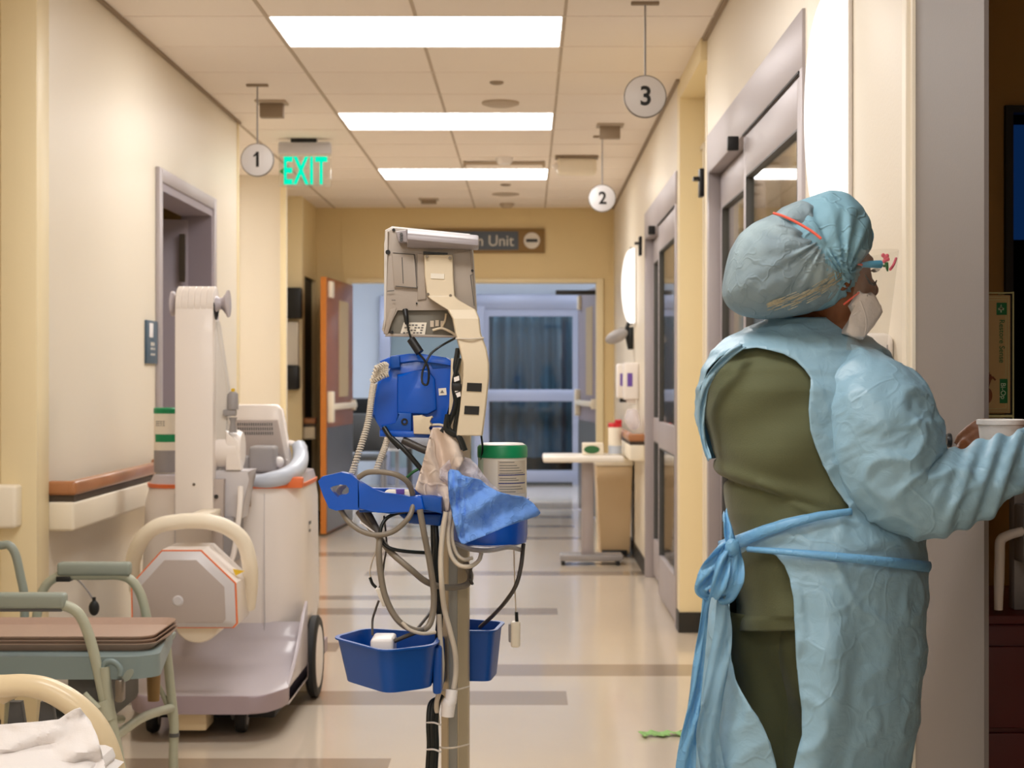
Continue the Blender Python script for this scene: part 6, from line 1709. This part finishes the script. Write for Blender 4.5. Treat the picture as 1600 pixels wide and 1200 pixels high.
# ---- face shield
fs_=thing  # shield is worn: a child of the worker
sh0=[(1374,388,.0),(1403,396,.0)]
def shf(u,v):
    a=(u-.5)*R(210)
    top=at(1403,396,2.58); bot=at(1384,548,2.58)
    xe=lerp(top.x,bot.x,v); z=lerp(top.z,bot.z,v)
    r=.062
    cxx=xe-r
    return (cxx+r*math.cos(a),2.585+.085*math.sin(a),z+.004*math.cos(a))
b=MB(); b.grid(shf,40,10); b.build('face_shield',M['shield'],wk,outside=False,sharp=180)
b=MB(); b.tube([at(1347,414,2.525),at(1362,413,2.515),at(1376,413,2.52)],[.004,.006,.0065],10,4); b.build('shield_foam',M['foam'],wk)
b=MB(); b.tube([at(1322,409,2.505),at(1336,412,2.51),at(1348,414,2.522)],.0018,6,4); b.build('shield_strap',M['coral'],wk)
b=MB()
for dx,dy in ((0,0),(3,-2),(-3,-3),(1,4),(4,3),(-1,6)):
    b.ell(at(1383+dx,402+dy,2.515),(.0032,.0012,.0035),12,8)
b.build('flower_print',M['pink'],wk)
b=MB(); b.tube([at(1385,410,2.514),at(1386,418,2.514),at(1387,424,2.515)],[.0028,.0025,.001],8,3); b.tube([at(1385,414,2.514),at(1380,416,2.514)],.0022,8,2); b.build('stem_print',M['leaf'],wk)
b=MB(); b.tube([at(1391,421,2.515),at(1396,414,2.53),at(1400,404,2.56)],.0022,8,3); b.build('small_print',M['pink'],wk)
# hair wisps by the temple
b=MB()
for k in range(7): b.tube([at(1352+k,430+k*2,2.52),at(1360+k,440+k,2.515),at(1366+k*.6,444-k,2.52)],.0010,5,3)
b.build('hair_wisp',M['hair'],wk)
# ---- cup
cz=at(0,657,2.66).z
t=thing('foam_cup','white foam cup held up beside the grey doorway','cup',(cup.x,2.66,cz-.09))
b=MB(); x=cup.x; b.lathe([(.0,cz-.089),(.027,cz-.09),(.0285,cz-.086),(.0365,cz-.008),(.0395,cz-.006),(.0395,cz+.001),(.0365,cz+.002),(.034,cz-.004),(.026,cz-.084),(0,cz-.084)],(x,2.66,0),48,cap=False); b.build('cup',M['foamcup'],t)
b=MB(); b.lathe([(0,cz-.022),(.033,cz-.022)],(x,2.66,0),32,cap=False); b.build('drink',M['label'],t)

# ================================================================ ISOLATION ROOM CONTENTS
def glovebox(z0,z1,lab,y0=3.36,top=True):
    x0,x1=.885,at(1579,0,3.36).x
    t=thing('glove_box',lab,'glove box',((x0+x1)/2,3.42,z0),'glove boxes on the inner wall rack')
    b=MB(); b.box(x0,x1,y0,y0+.09,z0,z1,.0015); b.build('carton',M['gbox'],t)
    b=MB()
    for ins in (.004,.009):
        xa,xb,za,zb=x0+ins,x1-ins,z0+ins,z1-ins
        for q_ in ((xa,xb,zb-.0012,zb),(xa,xb,za,za+.0012),(xa,xa+.0012,za,zb),(xb-.0012,xb,za,zb)): b.box(q_[0],q_[1],y0-.0008,y0,q_[2],q_[3])
    b.build('border_line',M['gframe'],t)
    return t,x0,x1,y0
zb_=at(0,646,3.36).z; zt_=at(0,461,3.36).z
t,x0,x1,y0=glovebox(zb_,zt_,'tan glove box standing on end, upper one on the dark room wall')
b=MB(); b.box(at(1557,0,3.36).x,at(1573,0,3.36).x,y0-.0012,y0,at(0,492,3.36).z,at(0,473,3.36).z,.0002); gp=b.build('green_logo_square',M['gprint'],t)
b=MB(); p=at(1565,482,3.355); b.box(p.x-.001,p.x+.001,y0-.0016,y0-.0012,p.z-.008,p.z+.008); b.box(p.x-.006,p.x+.006,y0-.0016,y0-.0012,p.z-.001,p.z+.001); b.prism([(p.x-.006,p.z-.003),(p.x,p.z+.006),(p.x+.006,p.z-.003)],y0-.0016,y0-.0012); b.build('white_logo',M['labelgreen'],gp)
p=at(1566,533,3.355); text('Restore Sense',"lettering",M['gprint'],t,(p.x,y0-.0012,p.z),.0155,rot=(PI/2,PI/2,0),ext=.0003,width=1)
b=MB(); b.box(at(1562,0,3.36).x,at(1574,0,3.36).x,y0-.0012,y0,at(0,630,3.36).z,at(0,592,3.36).z,.0002); b.build('green_badge',M['gprint'],t)
p=at(1568,611,3.355); text('Bi-Op',"badge_lettering",M['labelgreen'],t,(p.x,y0-.0016,p.z),.014,rot=(PI/2,PI/2,0),ext=.0003)
b=MB()
for k in range(5): b.tube([at(1541,612,3.356),at(1543+k*1.6,598-k*2,3.356),at(1545+k*2.6,582+k*3,3.356)],.0018,6,3)
b.ell(at(1543,618,3.357),(.010,.0008,.016),14,8); b.build('hand_print',M['brownprint'],t)
glovebox(zb_-.13,zb_-.012,'tan glove box, lower one beneath the upright box on the dark wall')
t=thing('glove_box_rack','wire and clear rack holding the glove boxes on the dark room wall','rack',(.884,3.42,1.1))
b=MB(); b.box(.8822,.8845,3.34,3.47,zb_-.14,zt_+.01); b.build('back_plate',M['signwood'],t)
b=MB(); b.tube([(x1+.003,3.352,zb_-.135),(x1+.003,3.352,zt_+.006),(x1+.003,3.455,zt_+.006)],.0018,6,1); b.tube([(.886,3.352,zt_+.004),(x1+.003,3.352,zt_+.004)],.0015,6,1); b.box(.884,x1+.004,3.35,3.455,zb_-.008,zb_-.003); b.box(.884,x1+.004,3.35,3.455,zb_-.137,zb_-.132); b.build('wire_frame',M['gframe'],t)
# red isolation cart with a white side handle
t=thing('isolation_cart','dark red isolation cart with white handle in the dark room','cart',(1.33,3.75,0))
zt_=at(0,960,3.5).z
b=MB(); b.box(.93,1.62,3.5,3.98,.12,zt_-.02,.01); b.build('body',M['red'],t)
b=MB(); b.box(.92,1.63,3.485,3.99,zt_-.02,zt_,.006); b.build('worktop',M['red'],t)
for k in range(3):
    b=MB(); z0=.14+k*.185; b.box(.95,1.60,3.488,3.50,z0,z0+.175,.004); dr=b.build('drawer',M['red'],t)
    b=MB(); b.tube([(1.18,3.488,z0+.12),(1.18,3.468,z0+.12),(1.36,3.468,z0+.12),(1.36,3.488,z0+.12)],.006,8,2); b.build('handle',M['steel'],dr)
for x in (.98,1.57):
    for y in (3.55,3.92):
        b=MB(); b.lathe([(.04,-.014),(.055,-.01),(.055,.01),(.04,.014)],(x,y,.055),20,axis='x'); b.box(x-.022,x+.022,y-.02,y+.02,.06,.125,.003); b.build('caster',M['blackrub'],t)
b=MB(); xm=at(1612,0,3.5).x; b.box(xm-.02,xm+.03,3.56,3.60,zt_,1.12,.004); b.build('post',M['midgrey'],t)
b=MB(); q=lambda x,y:at(x,y,3.5); b.tube([q(1612,828),q(1590,832),q(1572,838),q(1563,846),q(1562,870),q(1561,905),q(1560,953)],[.010,.010,.0105,.011,.011,.011,.009],12,5); b.build('white_handle',M['white'],t)
b=MB(); b.box(q(1597,0).x,q(1620,0).x,3.49,3.56,q(0,880).z,q(0,790).z,.004); b.build('grey_bracket',M['midgrey'],t)

# ================================================================ CAMERA AND OUTPUT
cd=bpy.data.cameras.new('camera'); cam=bpy.data.objects.new('camera',cd); C.objects.link(cam)
cam.location=(0,0,CH); cam.rotation_euler=(PI/2,0,0)
cd.sensor_width=36; cd.lens=F*36/1600; cd.shift_x=-(VX-800)/1600; cd.shift_y=-(600-VY)/1600
cd.clip_start=.05; cd.clip_end=60
cd.dof.use_dof=True; cd.dof.focus_distance=3.0; cd.dof.aperture_fstop=9.0
sc=bpy.context.scene; sc.camera=cam
w=bpy.data.worlds.new('world'); sc.world=w; w.use_nodes=True; w.node_tree.nodes['Background'].inputs[0].default_value=(0,0,0,1)
sc.view_settings.view_transform='Standard'; sc.view_settings.look='None'; sc.view_settings.gamma=1; sc.view_settings.use_curve_mapping=False
sc.view_settings.exposure=0.62
sc.cycles.use_denoising=True; sc.cycles.max_bounces=8; sc.cycles.diffuse_bounces=5; sc.cycles.transparent_max_bounces=12; sc.cycles.sample_clamp_indirect=6
sc.cycles.caustics_reflective=False; sc.cycles.caustics_refractive=False
